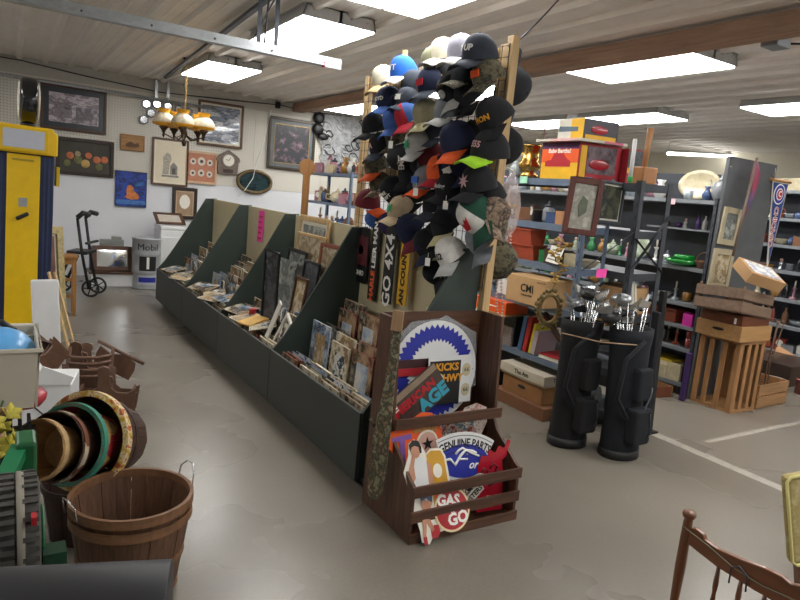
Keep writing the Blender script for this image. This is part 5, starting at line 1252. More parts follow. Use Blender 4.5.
# ---- small goods: one maker per kind, colours vary
def g_vase(c): return [('body', MB().lathe([(.03, 0), (.045, .03), (.05, .06), (.03, .10), (.02, .12), (.035, .15), (.03, .15), (.015, .12)], 16), c)]
def g_bowl(c): return [('body', MB().lathe([(.025, 0), (.06, .02), (.085, .055), (.09, .06), (.082, .058), (.05, .02), (0, .012)], 20), c)]
def g_jar(c): return [('body', MB().lathe([(.035, 0), (.045, .02), (.045, .09), (.03, .11)], 16), c), ('lid', MB().lathe([(.032, .111), (.032, .125), (.01, .135), (.012, .15), (.0, .155)], 16), M_['dsteel'])]
def g_bottle(c): return [('body', MB().lathe([(.03, 0), (.033, .01), (.033, .11), (.012, .15), (.012, .19)], 14), c), ('cap', MB().lathe([(.014, .191), (.014, .21)], 12), M_['black'])]
def g_cup(c): return [('body', MB().lathe([(.025, 0), (.035, .01), (.038, .075), (.034, .075), (.03, .012), (0, .012)], 16), c), ('handle', MB().tube([(.037, 0, .06), (.06, 0, .055), (.06, 0, .03), (.036, 0, .02)], .005, 6), c)]
def g_teapot(c): return [('body', MB().lathe([(.04, 0), (.07, .03), (.075, .06), (.05, .1), (.03, .105)], 18), c), ('lid', MB().lathe([(.03, .106), (.02, .12), (.008, .125), (.01, .14), (0, .145)], 14), c), ('spout', MB().tube([(.06, 0, .05), (.1, 0, .07), (.12, 0, .11)], [.015, .01, .007], 8), c), ('handle', MB().tube([(-.06, 0, .08), (-.11, 0, .08), (-.11, 0, .04), (-.07, 0, .03)], .006, 6), c)]
def g_plate(c): 
    m_ = MB(); m_.M = T(0, 0, .105) @ RY(-80); m_.lathe([(.05, 0), (.06, .004), (.1, .016), (.1, .02), (.06, .01), (0, .008)], 26); return [('plate', m_, c)]
def g_figure(c): return [('body', MB().lathe([(.035, 0), (.035, .01), (.03, .02), (.022, .06), (.03, .09), (.012, .11)], 12), c), ('head', MB().sph((0, 0, .128), .021, 10), mat('fig_skin', '#c8a890', .5))]
def g_box(c): return [('carton', MB().bb(-.06, .06, -.08, .08, 0, .08), c), ('lid', MB().bb(-.062, .062, -.082, .082, .0805, .1), c)]
def g_candle(c): return [('base', MB().lathe([(.04, 0), (.035, .015), (.01, .03), (.015, .06), (.01, .1), (.025, .12), (.02, .125)], 14), c), ('candle', MB().cyl((0, 0, .126), (0, 0, .2), .009, n=10), M_['offwhite'])]
def g_basketlet(c): return [('bowl', MB().lathe([(.04, 0), (.065, .05), (.07, .06), (.064, .06), (.04, .008), (0, .008)], 18), c), ('handle', MB().tube([(0, .066*math.cos(a), .055 + .07*math.sin(a)) for a in [PI*i/10 for i in range(11)]], .004, 6), c)]
def g_clock(c): return [('case', MB().bb(-.03, .03, -.05, .05, 0, .13), c), ('face', MB().cyl((-.031, 0, .08), (-.033, 0, .08), .035, n=18), M_['paper'])]
def g_tin(c): return [('body', MB().lathe([(.045, 0), (.045, .09), (.047, .09), (.047, .1), (0, .102)], 18), c)]
kinds = {'vase': g_vase, 'bowl': g_bowl, 'lidded_jar': g_jar, 'bottle': g_bottle, 'cup': g_cup, 'teapot': g_teapot, 'plate': g_plate, 'figurine': g_figure, 'box': g_box, 'candlestick': g_candle, 'small_basket': g_basketlet, 'desk_clock': g_clock, 'tin': g_tin}
gcol = {'white': '#cfcfca', 'cream': '#c8bc9c', 'green': '#2f7a48', 'dark brown': '#3c2a20', 'brown': '#7a5236', 'black': '#1e1f22', 'blue': '#3c5078', 'red': '#8a3430', 'amber': '#94692c', 'grey': '#8a8e92', 'pale green': '#98a48c', 'silver': '#c4c8cc', 'pink': '#a87886', 'clear': '#9ca6aa', 'purple': '#5c4080', 'yellow': '#c8ac38', 'terracotta': '#a04a30'}
gm = {k: mat('goods_' + k.replace(' ', '_'), v, .25 if k not in ('brown', 'dark brown', 'terracotta') else .6, .8 if k == 'silver' else 0, var=.15, scale=20, coat=.3) for k, v in gcol.items()}
_gp = {}; _used = set(); RG_ = random.Random(21)
def goods(kind, colour, M, where, sc=1.0, lab=None):
    key = (kind, colour)
    if key not in _gp:
        _gp[key] = [(n_, mesh_of(mb, n_, m_)) for n_, mb, m_ in kinds[kind](gm[colour])]
    label = lab or '%s %s %s' % (colour, kind.replace('_', ' '), where)
    t_ = thing(kind, label, kind.replace('_', ' '), M @ Matrix.Diagonal((sc if not isinstance(sc, tuple) else sc[0], sc if not isinstance(sc, tuple) else sc[1], sc if not isinstance(sc, tuple) else sc[2], 1)))
    for n_, me in _gp[key]:
        o = bpy.data.objects.new(n_, me); COL.objects.link(o); o.parent = t_
    return t_
def fill(where, x, y0, y1, z, klist, clist, step=.14, depth=.0, M=Matrix.Identity(4), skip=(), scr=(.8, 1.15)):
    step *= .78
    y = y0; prev = None; items = []
    while y < y1:
        if any(a <= y <= b for a, b in skip): y += .05; continue
        for tr in range(30):
            k, c = RG_.choice(klist), RG_.choice(clist)
            if (k, c, where) not in _used: break
        items.append((k, c, y)); _used.add((k, c, where)); y += step * RG_.uniform(.75, 1.25)
    seen = {}
    for i, (k, c, yy) in enumerate(items):
        nb = items[i-1] if i else (items[1] if len(items) > 1 else None)
        w_ = '%s beside %s %s' % (where, nb[1], nb[0].replace('_', ' ')) if nb else where
        goods(k, c, M @ T(x + RG_.uniform(-.03, .03), yy, z + .001) @ RZ(RG_.uniform(-30, 30)), w_, RG_.uniform(*scr))
GL = ['vase', 'bowl', 'lidded_jar', 'cup', 'teapot', 'plate', 'figurine', 'candlestick', 'small_basket']; GC = ['white', 'cream', 'pale green', 'clear', 'green', 'blue', 'amber', 'pink', 'silver']
MISC = ['box', 'tin', 'bottle', 'desk_clock', 'lidded_jar', 'small_basket', 'figurine', 'candlestick', 'bowl']; MCc = ['dark brown', 'brown', 'black', 'grey', 'red', 'cream', 'amber', 'terracotta', 'silver', 'white']
# row 2, glassware
Z = R2
fill('on top of the glassware shelving', 5.56, 4.12, 6.6, Z[4], GL, GC, .17)
fill('on the glassware second shelf', 5.50, 3.95, 6.2, Z[3], GL, GC, .16)
fill('on the glassware middle shelf', 5.50, 3.55, 6.2, Z[2], GL, GC, .155)
fill('on the glassware low shelf', 5.50, 3.56, 6.2, Z[1], MISC, MCc + ['white'], .16)
fill('on the small glassware shelf', 5.60, 3.50, 4.1, 1.55, ['figurine', 'cup', 'bottle'], ['purple', 'dark brown', 'black', 'white'], .13, scr=(.6, .8))
# featured glassware
p = thing('platter', 'large oval cream platter standing on the glassware top shelf', 'platter', T(5.60, 3.80, Z[4] + .001) @ RZ(8))
m_ = MB(); m_.M = T(.02, 0, .145) @ RY(-80) @ Matrix.Diagonal((.7, 1, 1, 1)); m_.lathe([(.0, .0), (.14, .0), (.155, .01), (.20, .02), (.203, .026), (.155, .018), (.14, .008), (0, .008)], 36); m_.build('plate', gm['cream'], p)
o = goods('vase', 'blue', T(5.47, 3.62, Z[4] + .001), '', (.85, .85, .85), 'blue and grey vase in front of the cream platter')
o = goods('vase', 'white', T(5.47, 4.12, Z[4] + .001), '', (1.3, 1.3, 1.15), 'white ruffled vase on the glassware top shelf left of the platter')
o = goods('teapot', 'grey', T(5.50, 3.515, Z[4] + .001) @ RZ(80), '', (1.0, 1.0, 1.7), 'tall grey pitcher next to the dark end panel')
o = goods('lidded_jar', 'yellow', T(5.55, 3.50, Z[4] + .001), '', (.9, .9, 1.2), 'yellow jar against the dark end panel') if False else None
o = goods('cup', 'clear', T(5.43, 3.78, Z[4] + .001), '', 1.1, 'clear cut glass cup in front of the cream platter')
p = thing('glass_dish', 'wide bright green glass dish on the second glassware shelf', 'dish', T(5.48, 3.75, Z[3] + .001))
MB().lathe([(.10, 0), (.16, .03), (.17, .06), (.16, .06), (.1, .01), (0, .01)], 28).lathe([(.09, .061), (.10, .10), (.09, .1), (.08, .061), (.09, .061)], 24).build('dish', mat('emerald_glass', '#118a30', .12, var=.2, coat=.8), p)
goods('small_basket', 'brown', T(5.46, 3.53, Z[3] + .001), '', 1.2, 'brown basket beside the bright green dish')
p = thing('wooden_chest', 'reddish brown wooden chest on the low glassware shelving level', 'chest', T(5.42, 3.70, .66))
R2b = .655
MB().bb(.0, .28, .0, .34, 0, .10).build('body', wood('chest_wood', '#7a3a24', .7, .45, 1, 5), p, bevel=.004); MB().bb(-.004, .284, -.004, .344, .1005, .125).build('lid', wood('chest_lid', '#864430', .7, .45, 1, 5), p, bevel=.004)
MB().bb(.006, .354, .02, 3.5, .625, .655).build('shelf', M_['shelfgrey'], g2)
o = MB().bb(-.06, .06, -.05, .05, 0, .11).prism([(-.06, .11), (-.02, .13), (.03, .12), (.06, .11)], -.05, .05, 'xz').build('pink_bag', mat('magenta', '#c8309a', .5, var=.1), None, T(5.46, 3.56, .656)); tag(o, 'magenta bag on the glassware shelving next to the end panel', 'bag')
fill('beside the chest on the glassware shelving', 5.5, 4.15, 6.0, .655, MISC, MCc, .17)
fill('on the bottom glassware shelf', 5.5, 3.6, 6.0, Z[0], ['box', 'tin', 'bowl'], ['black', 'grey', 'cream', 'yellow', 'dark brown', 'brown'], .2, scr=(1.2, 1.7))
for k, (y, d) in enumerate(((3.52, 'front'), (3.56, 'rear'))):
    pass
for k in range(2):
    goods('cup', 'red', T(5.45, 3.53, Z[1] + .001 + .085*k), '', 1.15, ['red mug at the end panel, lower of two stacked', 'red mug at the end panel, upper of two stacked'][k])
# row 3
for i, zz in enumerate(R3[:-1]):
    fill('on the far right shelving level %s' % ['lowest', 'second lowest', 'third lowest', 'middle', 'upper', 'highest'][i], 7.93, 3.25, 4.75, zz, MISC + ['vase', 'cup', 'teapot'], MCc + ['blue', 'white', 'pink'], .15)
fill('on the very top of the far right shelving', 7.95, 3.3, 4.4, R3[-1], ['box', 'tin'], ['brown', 'cream', 'red'], .25, scr=(1.1, 1.5))
p = thing('cereal_box', 'tall white box with orange print on the far right shelving', 'box', T(7.86, 3.74, R3[4] + .001) if False else T(7.86, 3.74, R3[5] + .001))
MB().bb(0, .1, -.12, .12, 0, .28).build('carton', M_['paper'], p); MB().bb(-.003, -.0005, -.1, .1, .04, .2).build('print', art('orange_print', ['#e06a3a', '#e8c8a0', '#c83a2a', '#e8e0d0'], 12, .5, 3), p)
# unit one shelves
U1 = dict(M=LEAN)
p = thing('spiky_ornament', 'thin dark reddish wire spire standing above the toy boxes', 'ornament', LEAN @ T(3.80, 3.99, toplev()))
MB().cyl((0, 0, 0), (0, 0, .42), .005, n=6).bar((-.0, -.06, .30), (0, .06, .30), .008).bar((0, -.03, .36), (0, .03, .36), .008).build('spire', mat('dull_red', '#6a4444', .6), p); MB().lathe([(.04, 0), (.03, .01), (.005, .02)], 12).build('base', M_['black'], p)
goods('vase', 'clear', LEAN @ T(3.72, 4.20, toplev()), '', (1.2, 1.2, 1.2), 'clear vase on the top shelf left of the brass urn')
fill('on the shelf below the toy boxes', 3.72, 3.36, 4.7, LV[4], ['tin', 'desk_clock', 'lidded_jar', 'bowl', 'bottle', 'box'], ['black', 'dark brown', 'grey', 'silver', 'brown', 'blue'], .13, M=LEAN)
fill('on the terracotta planter shelf', 3.74, 3.35, 3.75, LV[3], ['box', 'tin', 'bowl'], ['black', 'green', 'dark brown', 'cream'], .16, M=LEAN)
fill('on the terracotta planter shelf, far part', 3.74, 4.2, 4.7, LV[3], ['box', 'tin'], ['black', 'dark brown'], .2, M=LEAN)
c = aty(552, 213, 3.45)
o = MB().bb(-.07, .07, -.06, .06, 0, .1).build('wooden_block', wood('block', '#b8865c', .8, .6, 2, 4), None, LEAN @ T(3.68, 3.52, LV[4] + .001) @ RZ(12)); tag(o, 'pale wooden block with bits on top on the second shelf', 'block')
for k, (y, lb) in enumerate(((3.98, 'left'), (4.16, 'far left'))):
    pass
for k in range(2):
    y = 3.95; p = thing('planter', ['lower reddish rectangular planter of the two stacked on the shelf', 'upper reddish rectangular planter of the two stacked on the shelf'][k], 'planter', LEAN @ T(3.68, y, LV[3] + .001 + .125*k) @ RZ(4 - 10*k))
    MB().prism([(-.06, 0), (-.08, .11), (.08, .11), (.06, 0)], -.16, .16, 'xz').build('tub', M_['terracotta'], p); MB().bb(-.088, .088, -.168, .168, .111, .122).build('rim', M_['terracotta'], p)
p = thing('instruction_booklet', 'white printed booklet leaning at the front of the planter shelf', 'booklet', LEAN @ T(3.57, 3.52, 1.21) @ RZ(-20) @ RY(18))
MB().bb(-.004, 0, -.11, .11, 0, .13).build('pages', M_['paper'], p)
for k in range(4): MB().bb(-.0055, -.0042, -.09, .09 - .03*(k % 2), .02 + .025*k, .03 + .025*k).build('printed_line', mat('grey_ink', '#6a6e74', .7), p)
# carton with letters and neighbours on level .87
c0, c1 = atx(519, 300, 3.52), atx(553, 310, 3.52)
p = thing('cmi_carton', 'tan cardboard carton lettered CMI on the middle shelf', 'carton', LEAN @ T(3.46, 3.44, LV[2] + .002) )
MB().bb(0, .3, 0, .44, 0, .21).build('carton', mat('tan_carton', '#c09a6c', .8, var=.05), p, bevel=.003)
text('lettering', 'CMI', .085, K_, p, T(-.002, .20, .12) @ RZ(-90) @ FACE, .0004, bold=.0015); text('small_print', 'Custom Made', .022, K_, p, T(-.002, .20, .07) @ RZ(-90) @ FACE, .0003)
text('small_print', 'Made in USA', .018, K_, p, T(-.002, .05, .185) @ RZ(-90) @ FACE, .0003)
p = thing('brown_carton', 'brown cardboard carton behind the oval frame on the dark shelving', 'carton', LEAN @ T(3.91, 3.10, LV[2] + .002))
MB().bb(0, .28, 0, .3, 0, .20).build('carton', M_['cardboard'], p)
p = thing('rolled_papers', 'bundle of pale rolled papers standing on the dark shelving', 'papers', LEAN @ T(3.97, 3.065, LV[2] + .002))
tag(MB().box((3.70, 4.0, LV[2] + .06), (.2, .3, .12)).build('white_package', M_['white'], None, LEAN), 'white package behind the carton lettered CMI', 'package')
for k in range(3): MB().bar((.02 + .03*k, .02, 0), (-.02 + .03*k, .03, .24), .022).build('roll', M_['offwhite'], p)
# ornate oval mirror frame hanging on the blue post
p = thing('oval_picture_ring', 'ornate gilt oval frame without a picture hanging at the shelving corner', 'picture frame', T(*aty(549, 309, 3.26)) @ RZ(-20) @ Matrix.Scale(.85, 4))
fr = MB(); fr.tube([(.085*math.cos(2*PI*i/32), 0, .12*math.sin(2*PI*i/32)) for i in range(32)], .016, 8, True); RO = random.Random(4)
for i in range(26):
    a = 2*PI*i/26; r_ = RO.uniform(1.1, 1.35); fr.sph((.09*r_*math.cos(a), RO.uniform(-.015, .01), .125*r_*math.sin(a)), RO.uniform(.010, .02), 7, (1.2, .7, 1.2))
MB().tube([(0, .01, .13), (.05, .03, .25), (.06, .07, .32)], .003, 5).build('hanging_wire', M_['brass'], p)
fr.build('frame', mat('dull_gilt', '#7c6a44', .5, .4, var=.3, scale=40), p)
p = thing('gilt_cherub_garland', 'gilt leafy metal garland hanging above the oval gilt frame', 'garland', T(*aty(558, 262, 3.18)))
gl = MB()
pp = [Vector((RO.uniform(-.03, .03) + .05*math.sin(i*.9), RO.uniform(-.02, .02), .16 - .022*i)) for i in range(14)]
gl.tube(pp, .006, 6)
for q in pp: 
    for j in range(2): gl.sph(q + Vector((RO.uniform(-.04, .04), RO.uniform(-.015, .015), RO.uniform(-.02, .02))), RO.uniform(.008, .016), 6, (1.6, .5, .9))
gl.build('leaves', M_['gold'], p)
# orange box, books (level .45), low cartons
p = thing('orange_box', 'bright orange flat box on the shelf edge above the books', 'box', LEAN @ T(3.52, 3.93, .72) @ RZ(0))
MB().bb(0, .25, 0, .40, .0, .10).build('carton', mat('bright_orange', '#e85c1c', .5, var=.06), p, bevel=.003); MB().bb(-.02, .27, -.02, .42, -.012, -.001).build('tray', M_['cardboard'], p)
MB().bb(-.002, -.0005, .12, .28, .045, .055).build('printed_line', M_['whiteink'], p)
tag(MB().bb(3.62, 3.95, 3.9, 4.4, LV[1] + .001, .705).build('black_case', M_['black'], None, LEAN), 'black case under the orange box', 'case')
bk = [('#3f5f86', .045, .29, 'blue'), ('#b02a28', .045, .30, 'red'), ('#d8c832', .03, .25, 'yellow'), ('#b8a8b0', .05, .2, 'pale lilac')]
yy = 3.79
for k, (c_, w_, h_, nm) in enumerate(bk):
    p = thing('book', '%s book leaning in the row on the shelf above the white lidded box' % nm, 'book', LEAN @ T(3.60, yy, LV[1] + .003) @ RX(9), 'books on the low shelf')
    MB().bb(0, .004, 0, w_, 0, h_).bb(0, .22, 0, .004, 0, h_).bb(0, .22, w_ - .004, w_, 0, h_).build('cover', mat('book_' + nm.replace(' ', '_'), c_, .5, var=.06), p); MB().bb(.0045, .21, .0045, w_ - .0045, .004, h_ - .004).build('pages', M_['paper'], p)
    yy -= w_ + .012
tag(MB().bb(3.6, 3.85, 3.86, 4.0, 0, .16).build('magazine_pile', art('magazines', ['#3a3438', '#a8a0a0', '#6a5a5a', '#d0c8c0'], 30, .4, 2, stretch=(1, 1, 8)), None, LEAN @ T(0, .06, LV[1] + .002)), 'pile of magazines left of the blue book', 'magazines')
p = thing('flat_book', 'red topped book lying flat near the blue post', 'book', LEAN @ T(3.61, 3.34, LV[1] + .003) @ RZ(3)); MB().bb(0, .24, 0, .24, 0, .03).build('pages', M_['paper'], p); MB().bb(-.004, .244, -.004, .244, .0305, .036).build('cover', M_['red'], p)
p = thing('leather_strap', 'wide brown leather strap hanging down behind the books', 'strap', LEAN); MB().tube([(3.66, 3.62, .80), (3.66, 3.50, .68), (3.66, 3.40, .60), (3.68, 3.34, .55)], .022, 6).build('strap', mat('brown_leather', '#4a3226', .5, var=.2), p)
def carton(label, M, w, l, h, col, lid=None, hole=False, txt=None):
    p = thing('cardboard_box', label, 'box', M); MB().bb(0, w, 0, l, 0, h).build('carton', mat('carton_' + col[1:], col, .8, var=.07), p, bevel=.003)
    if lid: MB().bb(-.008, w + .008, -.008, l + .008, h - .07, h + .004).build('lid', mat('carton_' + lid[1:], lid, .8, var=.05), p, bevel=.002)
    if hole: MB().prism(ell(l/2, h*.6, .045, .014, 16), -.003, -.0005, 'yz').build('hand_hole', K_, p)
    if txt:
        text('lettering', txt, .05, K_, p, T(w*.5, -.0095, h - .035) @ FACE, .0004, bold=.001); text('lettering', txt, .05, K_, p, T(-.0095, l*.5, h - .035) @ RZ(-90) @ FACE, .0004, bold=.001)
    return p
carton('wide brown cardboard box on the floor, bottom of the stack under the shelving', LEAN @ T(3.50, 3.36, .001), .37, .62, .10, '#7a5238')
carton('brown cardboard box with a hand hole in the middle of the stack', LEAN @ T(3.54, 3.44, .103), .33, .46, .14, '#94683f', None, True)
carton('white lidded printed box on top of the floor stack under the shelving', LEAN @ T(3.53, 3.42, .245), .34, .50, .09, '#b8ab98', '#c4baa8', False, 'The Am')
tag(MB().bb(3.62, 3.95, 4.15, 4.6, .001, .38).build('black_crate', M_['black'], None, LEAN), 'black crate on the floor left of the cardboard box stack', 'crate')
# ---- golf bags
def golfbag(label, M, h, r, clubs, seed, cloth):
    clubs += 5
    R_ = random.Random(seed); t_ = thing('golf_bag', label, 'golf bag', M)
    b = MB(); n = 24; prof = [(r*.92, 0), (r, .02), (r*.98, .1), (r*.93, h*.3), (r*.95, h*.6), (r, h*.85), (r*1.08, h*.93), (r*1.1, h), (r*.98, h), (r*.95, h - .04), (0, h - .06)]
    b.lathe(prof, n, sx=1, sy=.82); b.build('body', cloth, t_)
    MB().lathe([(r*.96, 0), (r*1.02, 0), (r*1.02, .06), (r*.97, .06)], n, sy=.84).build('base', M_['rubber'], t_)
    pk = MB(); pk.bb(-r*.6, r*.55, -r*1.25, -r*.6, .12, h*.42); pk.build('pocket', cloth, t_, bevel=.025)
    pk = MB(); pk.bb(-r*.45, r*.5, -r*1.12, -r*.6, h*.47, h*.72); pk.build('pocket', cloth, t_, bevel=.02)
    MB().tube([(-r*.3, -r*1.0, h*.93), (-r*1.3, -r*.9, h*.8), (-r*1.35, -r*.7, h*.5), (-r*.8, -r*.9, h*.35)], .014, 8).build('strap', M_['blackcloth'], t_)
    MB().tube([(r*.2, -r*1.28, .16), (r*.45, -r*1.28, h*.25), (r*.3, -r*1.27, h*.38)], .004, 5).build('piping', M_['dsteel'], t_)
    for k in range(clubs):
        a = R_.uniform(0, 2*PI); rr = R_.uniform(.2, .75) * r; x, y = rr*math.cos(a), rr*math.sin(a)*.8; L = h + R_.uniform(.02, .22)
        tx, ty = x*1.9, y*1.9
        cl = thing('golf_club', 'golf club', 'golf club', M @ Matrix.Identity(4)); bpy.data.objects.remove(cl)
        sh = MB().cyl((x*.5, y*.5, h*.55), (tx, ty, L), .0045, n=6).build('club_shaft', M_['chrome'], t_)
        hd = MB(); ang = R_.uniform(0, 360); hd.M = T(tx, ty, L) @ RZ(ang) @ RX(R_.uniform(-40, 40)) @ Matrix.Scale(1.35, 4)
        if k % 4 == 0: hd.sph((.035, 0, .005), .042, 10, (1.3, 1, .6)); mm = M_['black'] if k % 8 else M_['steel']
        else: hd.prism([(-.006, -.01), (.02, -.02), (.075, -.012), (.08, .035), (.02, .01), (-.004, .012)], -.007, .007, 'xz'); mm = M_['chrome'] if k % 3 else M_['steel']
        hd.build('club_head', mm, sh)
    return t_
BC1 = mat('golf_cloth_black', '#0f1013', .85, var=.3, scale=30); BC2 = mat('golf_cloth_navy', '#10151c', .85, var=.25, scale=25)
g1 = golfbag('black golf bag with pockets, left of the pair, full of iron clubs', T(3.36, 2.98, .001) @ RY(2) @ RX(-2), .88, .145, 10, 3, BC1)
MB().prism(ell(.06, .36, .028, .09, 20), -.175, -.16, 'xz').build('grey_oval_patch', mat('patch_grey', '#5a5c5c', .7), g1)
g2_ = golfbag('dark navy golf bag with a white logo, right of the pair', T(3.57, 2.70, .001) @ RY(-1) @ RX(-2), .88, .145, 9, 8, BC2)
MB().prism([(-.045, .16), (-.03, .19), (.0, .20), (.03, .19), (.045, .16), (.02, .175), (.0, .165), (-.02, .175)], -.168, -.162, 'xz').build('white_logo', M_['whiteink'], g2_, None)
MB().tube([(-.06, -.168, .30), (.0, -.17, .37), (.05, -.168, .45), (.08, -.15, .5)], .007, 6).build('zip', M_['dsteel'], g2_)
pp = [aty(562, 333, 3.0), aty(575, 336, 2.82), aty(600, 342, 2.55), aty(622, 344, 2.54), aty(637, 345, 2.62)]
tag(MB().tube(pp, .004, 6).build('bungee_cord', mat('tan_cord', '#a88a6c', .7)), 'tan cord tying both golf bags to the blue post', 'cord')
p = thing('black_post_stand', 'tall black upright post standing right of the golf bags', 'post', T(4.19, 2.93, 0) @ RY(-4.5) @ RX(0))
MB().bb(-.02, .02, -.02, .02, .0, 1.1).build('post', BK, p); MB().bb(-.07, -.03, -.03, .03, 0, .95).build('dark_case', M_['blackcloth'], p, bevel=.01); MB().bb(-.09, .05, -.05, .05, -.0, .012).build('foot', BK, p)
# ---- crates in front of the end panel
CR = wood('crate_wood', '#a5794e', .7, .7, 2, 5); CRx = wood('crate_wood_x', '#a07850', .7, .7, 0, 5); CRG = wood('grey_crate_wood', '#7d6654', .7, .8, 0, 5); DB = wood('drawer_brown', '#6e3e28', .7, .5, 0, 5)
p = thing('slatted_crate', 'tall wooden slatted crate standing on end under the stack', 'crate', T(5.37, 3.0, 0))
for y in (.0, .12, .24, .335): MB().bb(-.004, .008, y, y + .045, .03, .61).build('slat', CR, p)
for x in (.01, .12, .23, .33): MB().bb(x + .0, x + .045, .0, .01, .03, .61).build('slat', CR, p)
MB().bb(0, .38, .0, .38, .0, .028).build('end_board', CR, p); MB().bb(0, .38, .0, .38, .612, .64).build('end_board', CR, p); MB().bb(.37, .38, .011, .37, .03, .61).build('side_board', CR, p)
for q in ((.03, .35), (.345, .35)): MB().bb(q[0], q[0] + .02, q[1], q[1] + .02, .03, .61).build('corner_post', CR, p)
p = thing('low_crate', 'low wooden slatted crate on the floor right of the tall crate', 'crate', T(5.77, 2.99, 0) @ RZ(3))
for z in (.012, .125):
    MB().bb(0, .55, 0, .01, z, z + .10).build('slat', CRx, p); MB().bb(0, .55, .30, .31, z, z + .10).build('slat', CRx, p)
MB().bb(.001, .018, .011, .299, .0, .225).build('end_board', CR, p); MB().bb(.532, .549, .011, .299, .0, .225).build('end_board', CR, p); MB().bb(.019, .531, .011, .299, .0, .011).build('base_board', CRx, p)
p = thing('pale_wooden_box', 'pale wooden box with a hand hole standing on the tall crate', 'box', T(5.30, 2.98, .642))
MB().bb(0, .47, 0, .42, 0, .135).build('body', wood('pale_box', '#b08656', .8, .6, 0, 5), p, bevel=.003); MB().prism(ell(.21, .08, .055, .013, 18), -.003, -.0005, 'yz').build('hand_hole', K_, p)
p = thing('wooden_tray', 'reddish brown wooden tray box on the pale wooden box', 'tray', T(5.32, 3.0, .779))
MB().bb(0, .42, 0, .38, 0, .085).build('body', DB, p); MB().bb(.02, .40, .02, .36, .0851, .09).build('top', DB, p); MB().bb(-.003, -.0005, .05, .07, .01, .06).build('white_label', M_['tagw'], p)
p = thing('grey_slatted_crate', 'weathered grey slatted crate tilted on top of the reddish tray', 'crate', T(5.22, 2.97, .915) @ RY(8) @ RX(-3))
for z in (.0, .11):
    MB().bb(0, .012, .0, .44, z, z + .085).build('slat', CRG, p); MB().bb(.46, .472, .0, .44, z, z + .085).build('slat', CRG, p)
    MB().bb(.013, .459, -.0, .012, z, z + .085).build('slat', CRG, p); MB().bb(.013, .459, .43, .44, z, z + .085).build('slat', CRG, p)
for x in (.02, .44):
    for y in (.014, .41): MB().bb(x, x + .016, y, y + .016, -.01, .22).build('corner_post', CRG, p)
MB().bb(.013, .459, .013, .429, -.012, -.002).build('base_board', CRG, p)
p = thing('labelled_carton', 'cardboard carton with a white printed top tilted on the grey crate', 'carton', T(5.26, 3.0, 1.16) @ RZ(-22) @ RY(12) @ RX(26))
MB().bb(0, .34, 0, .26, 0, .10).build('carton', M_['cardboard'], p, bevel=.003); MB().bb(.03, .31, .03, .23, .1003, .1035).build('printed_top', art('printed_label', ['#d8d8d4', '#8a90a0', '#e4e2dc', '#b0b4bc'], 14, .4, 5), p)
# pictures on the end panel
picframe('cream_picture', 'upper pale cream framed picture on the dark end panel', 'picture', T(5.52, 3.395, 1.44) @ RY(3), .27, .33, .05, mat('pale_frame', '#b0a488', .6, var=.1), M_['greyprint'])
picframe('cream_picture', 'lower pale cream framed picture on the dark end panel', 'picture', T(5.50, 3.395, 1.04) @ RY(2), .31, .36, .05, mat('pale_frame', '#b0a488', .6), M_['sepia'])
# rolled flag and pennant
p = thing('rolled_flag', 'rolled blue and red flag on a long stick leaning on the end panel', 'flag', T(0, 0, 0))
a, b = aty(757, 158, 3.32), aty(733, 256, 3.22)
MB().cyl(a, b, .012, n=10).build('stick', mat('dark_stick', '#6a5a50', .5), p)
u = (b - a).normalized(); 
MB().tube([a + u*.03, a + u*.15 + Vector((.04, 0, 0)), a + u*.35 + Vector((.05, 0, 0)), a + u*.55 + Vector((.015, 0, 0))], [.012, .04, .03, .01], 10).build('cloth', art('flag_cloth', ['#2a3a7a', '#8a3040', '#5a4a70', '#3a3058'], 8, .7, 4, stretch=(1, 1, .3)), p)
p = thing('pennant', 'blue CHICAGO pennant hanging from a wooden rod', 'pennant', T(*aty(781, 181, 3.386)) @ Matrix.Scale(1.08, 4))
MB().cyl((-.1, 0, 0), (-.12, .0, .10), .002, n=5).build('string', M_['offwhite'], p)
MB().cyl((-.16, 0, 0), (.16, 0, 0), .013, n=10).build('rod', M_['oak'], p)
MB().prism([(-.13, -.01), (.13, -.01), (.04, -.75), (.025, -.78)], -.002, .002, 'xz').build('border', M_['offwhite'], p)
MB().prism([(-.115, -.02), (.115, -.02), (.035, -.71)], -.005, -.0025, 'xz').build('field', mat('pennant_blue', '#24407e', .8, var=.08), p)
MB().prism(ell(0, -.115, .088, .088), -.008, -.0055, 'xz').build('white_ring', M_['whiteink'], p); MB().prism(ell(0, -.115, .078, .078), -.0095, -.0085, 'xz').build('blue_disc', M_['blueink'], p)
MB().prism(ell(0, -.115, .052, .052), -.011, -.01, 'xz').build('white_disc', M_['whiteink'], p); MB().prism(ell(0, -.115, .042, .042), -.0125, -.0115, 'xz').build('red_disc', M_['redink'], p)
text('letter_c', 'C', .07, M_['whiteink'], p, T(0, -.0135, -.115) @ FACE, .0004, bold=.002)
text('lettering_outline', 'CHICAGO', .085, M_['whiteink'], p, T(.002, -.0062, -.40) @ RY(90) @ FACE, .0004, bold=.006, sx=.9)
text('lettering', 'CHICAGO', .085, M_['redink'], p, T(.002, -.0075, -.40) @ RY(90) @ FACE, .0004, bold=.001, sx=.9)
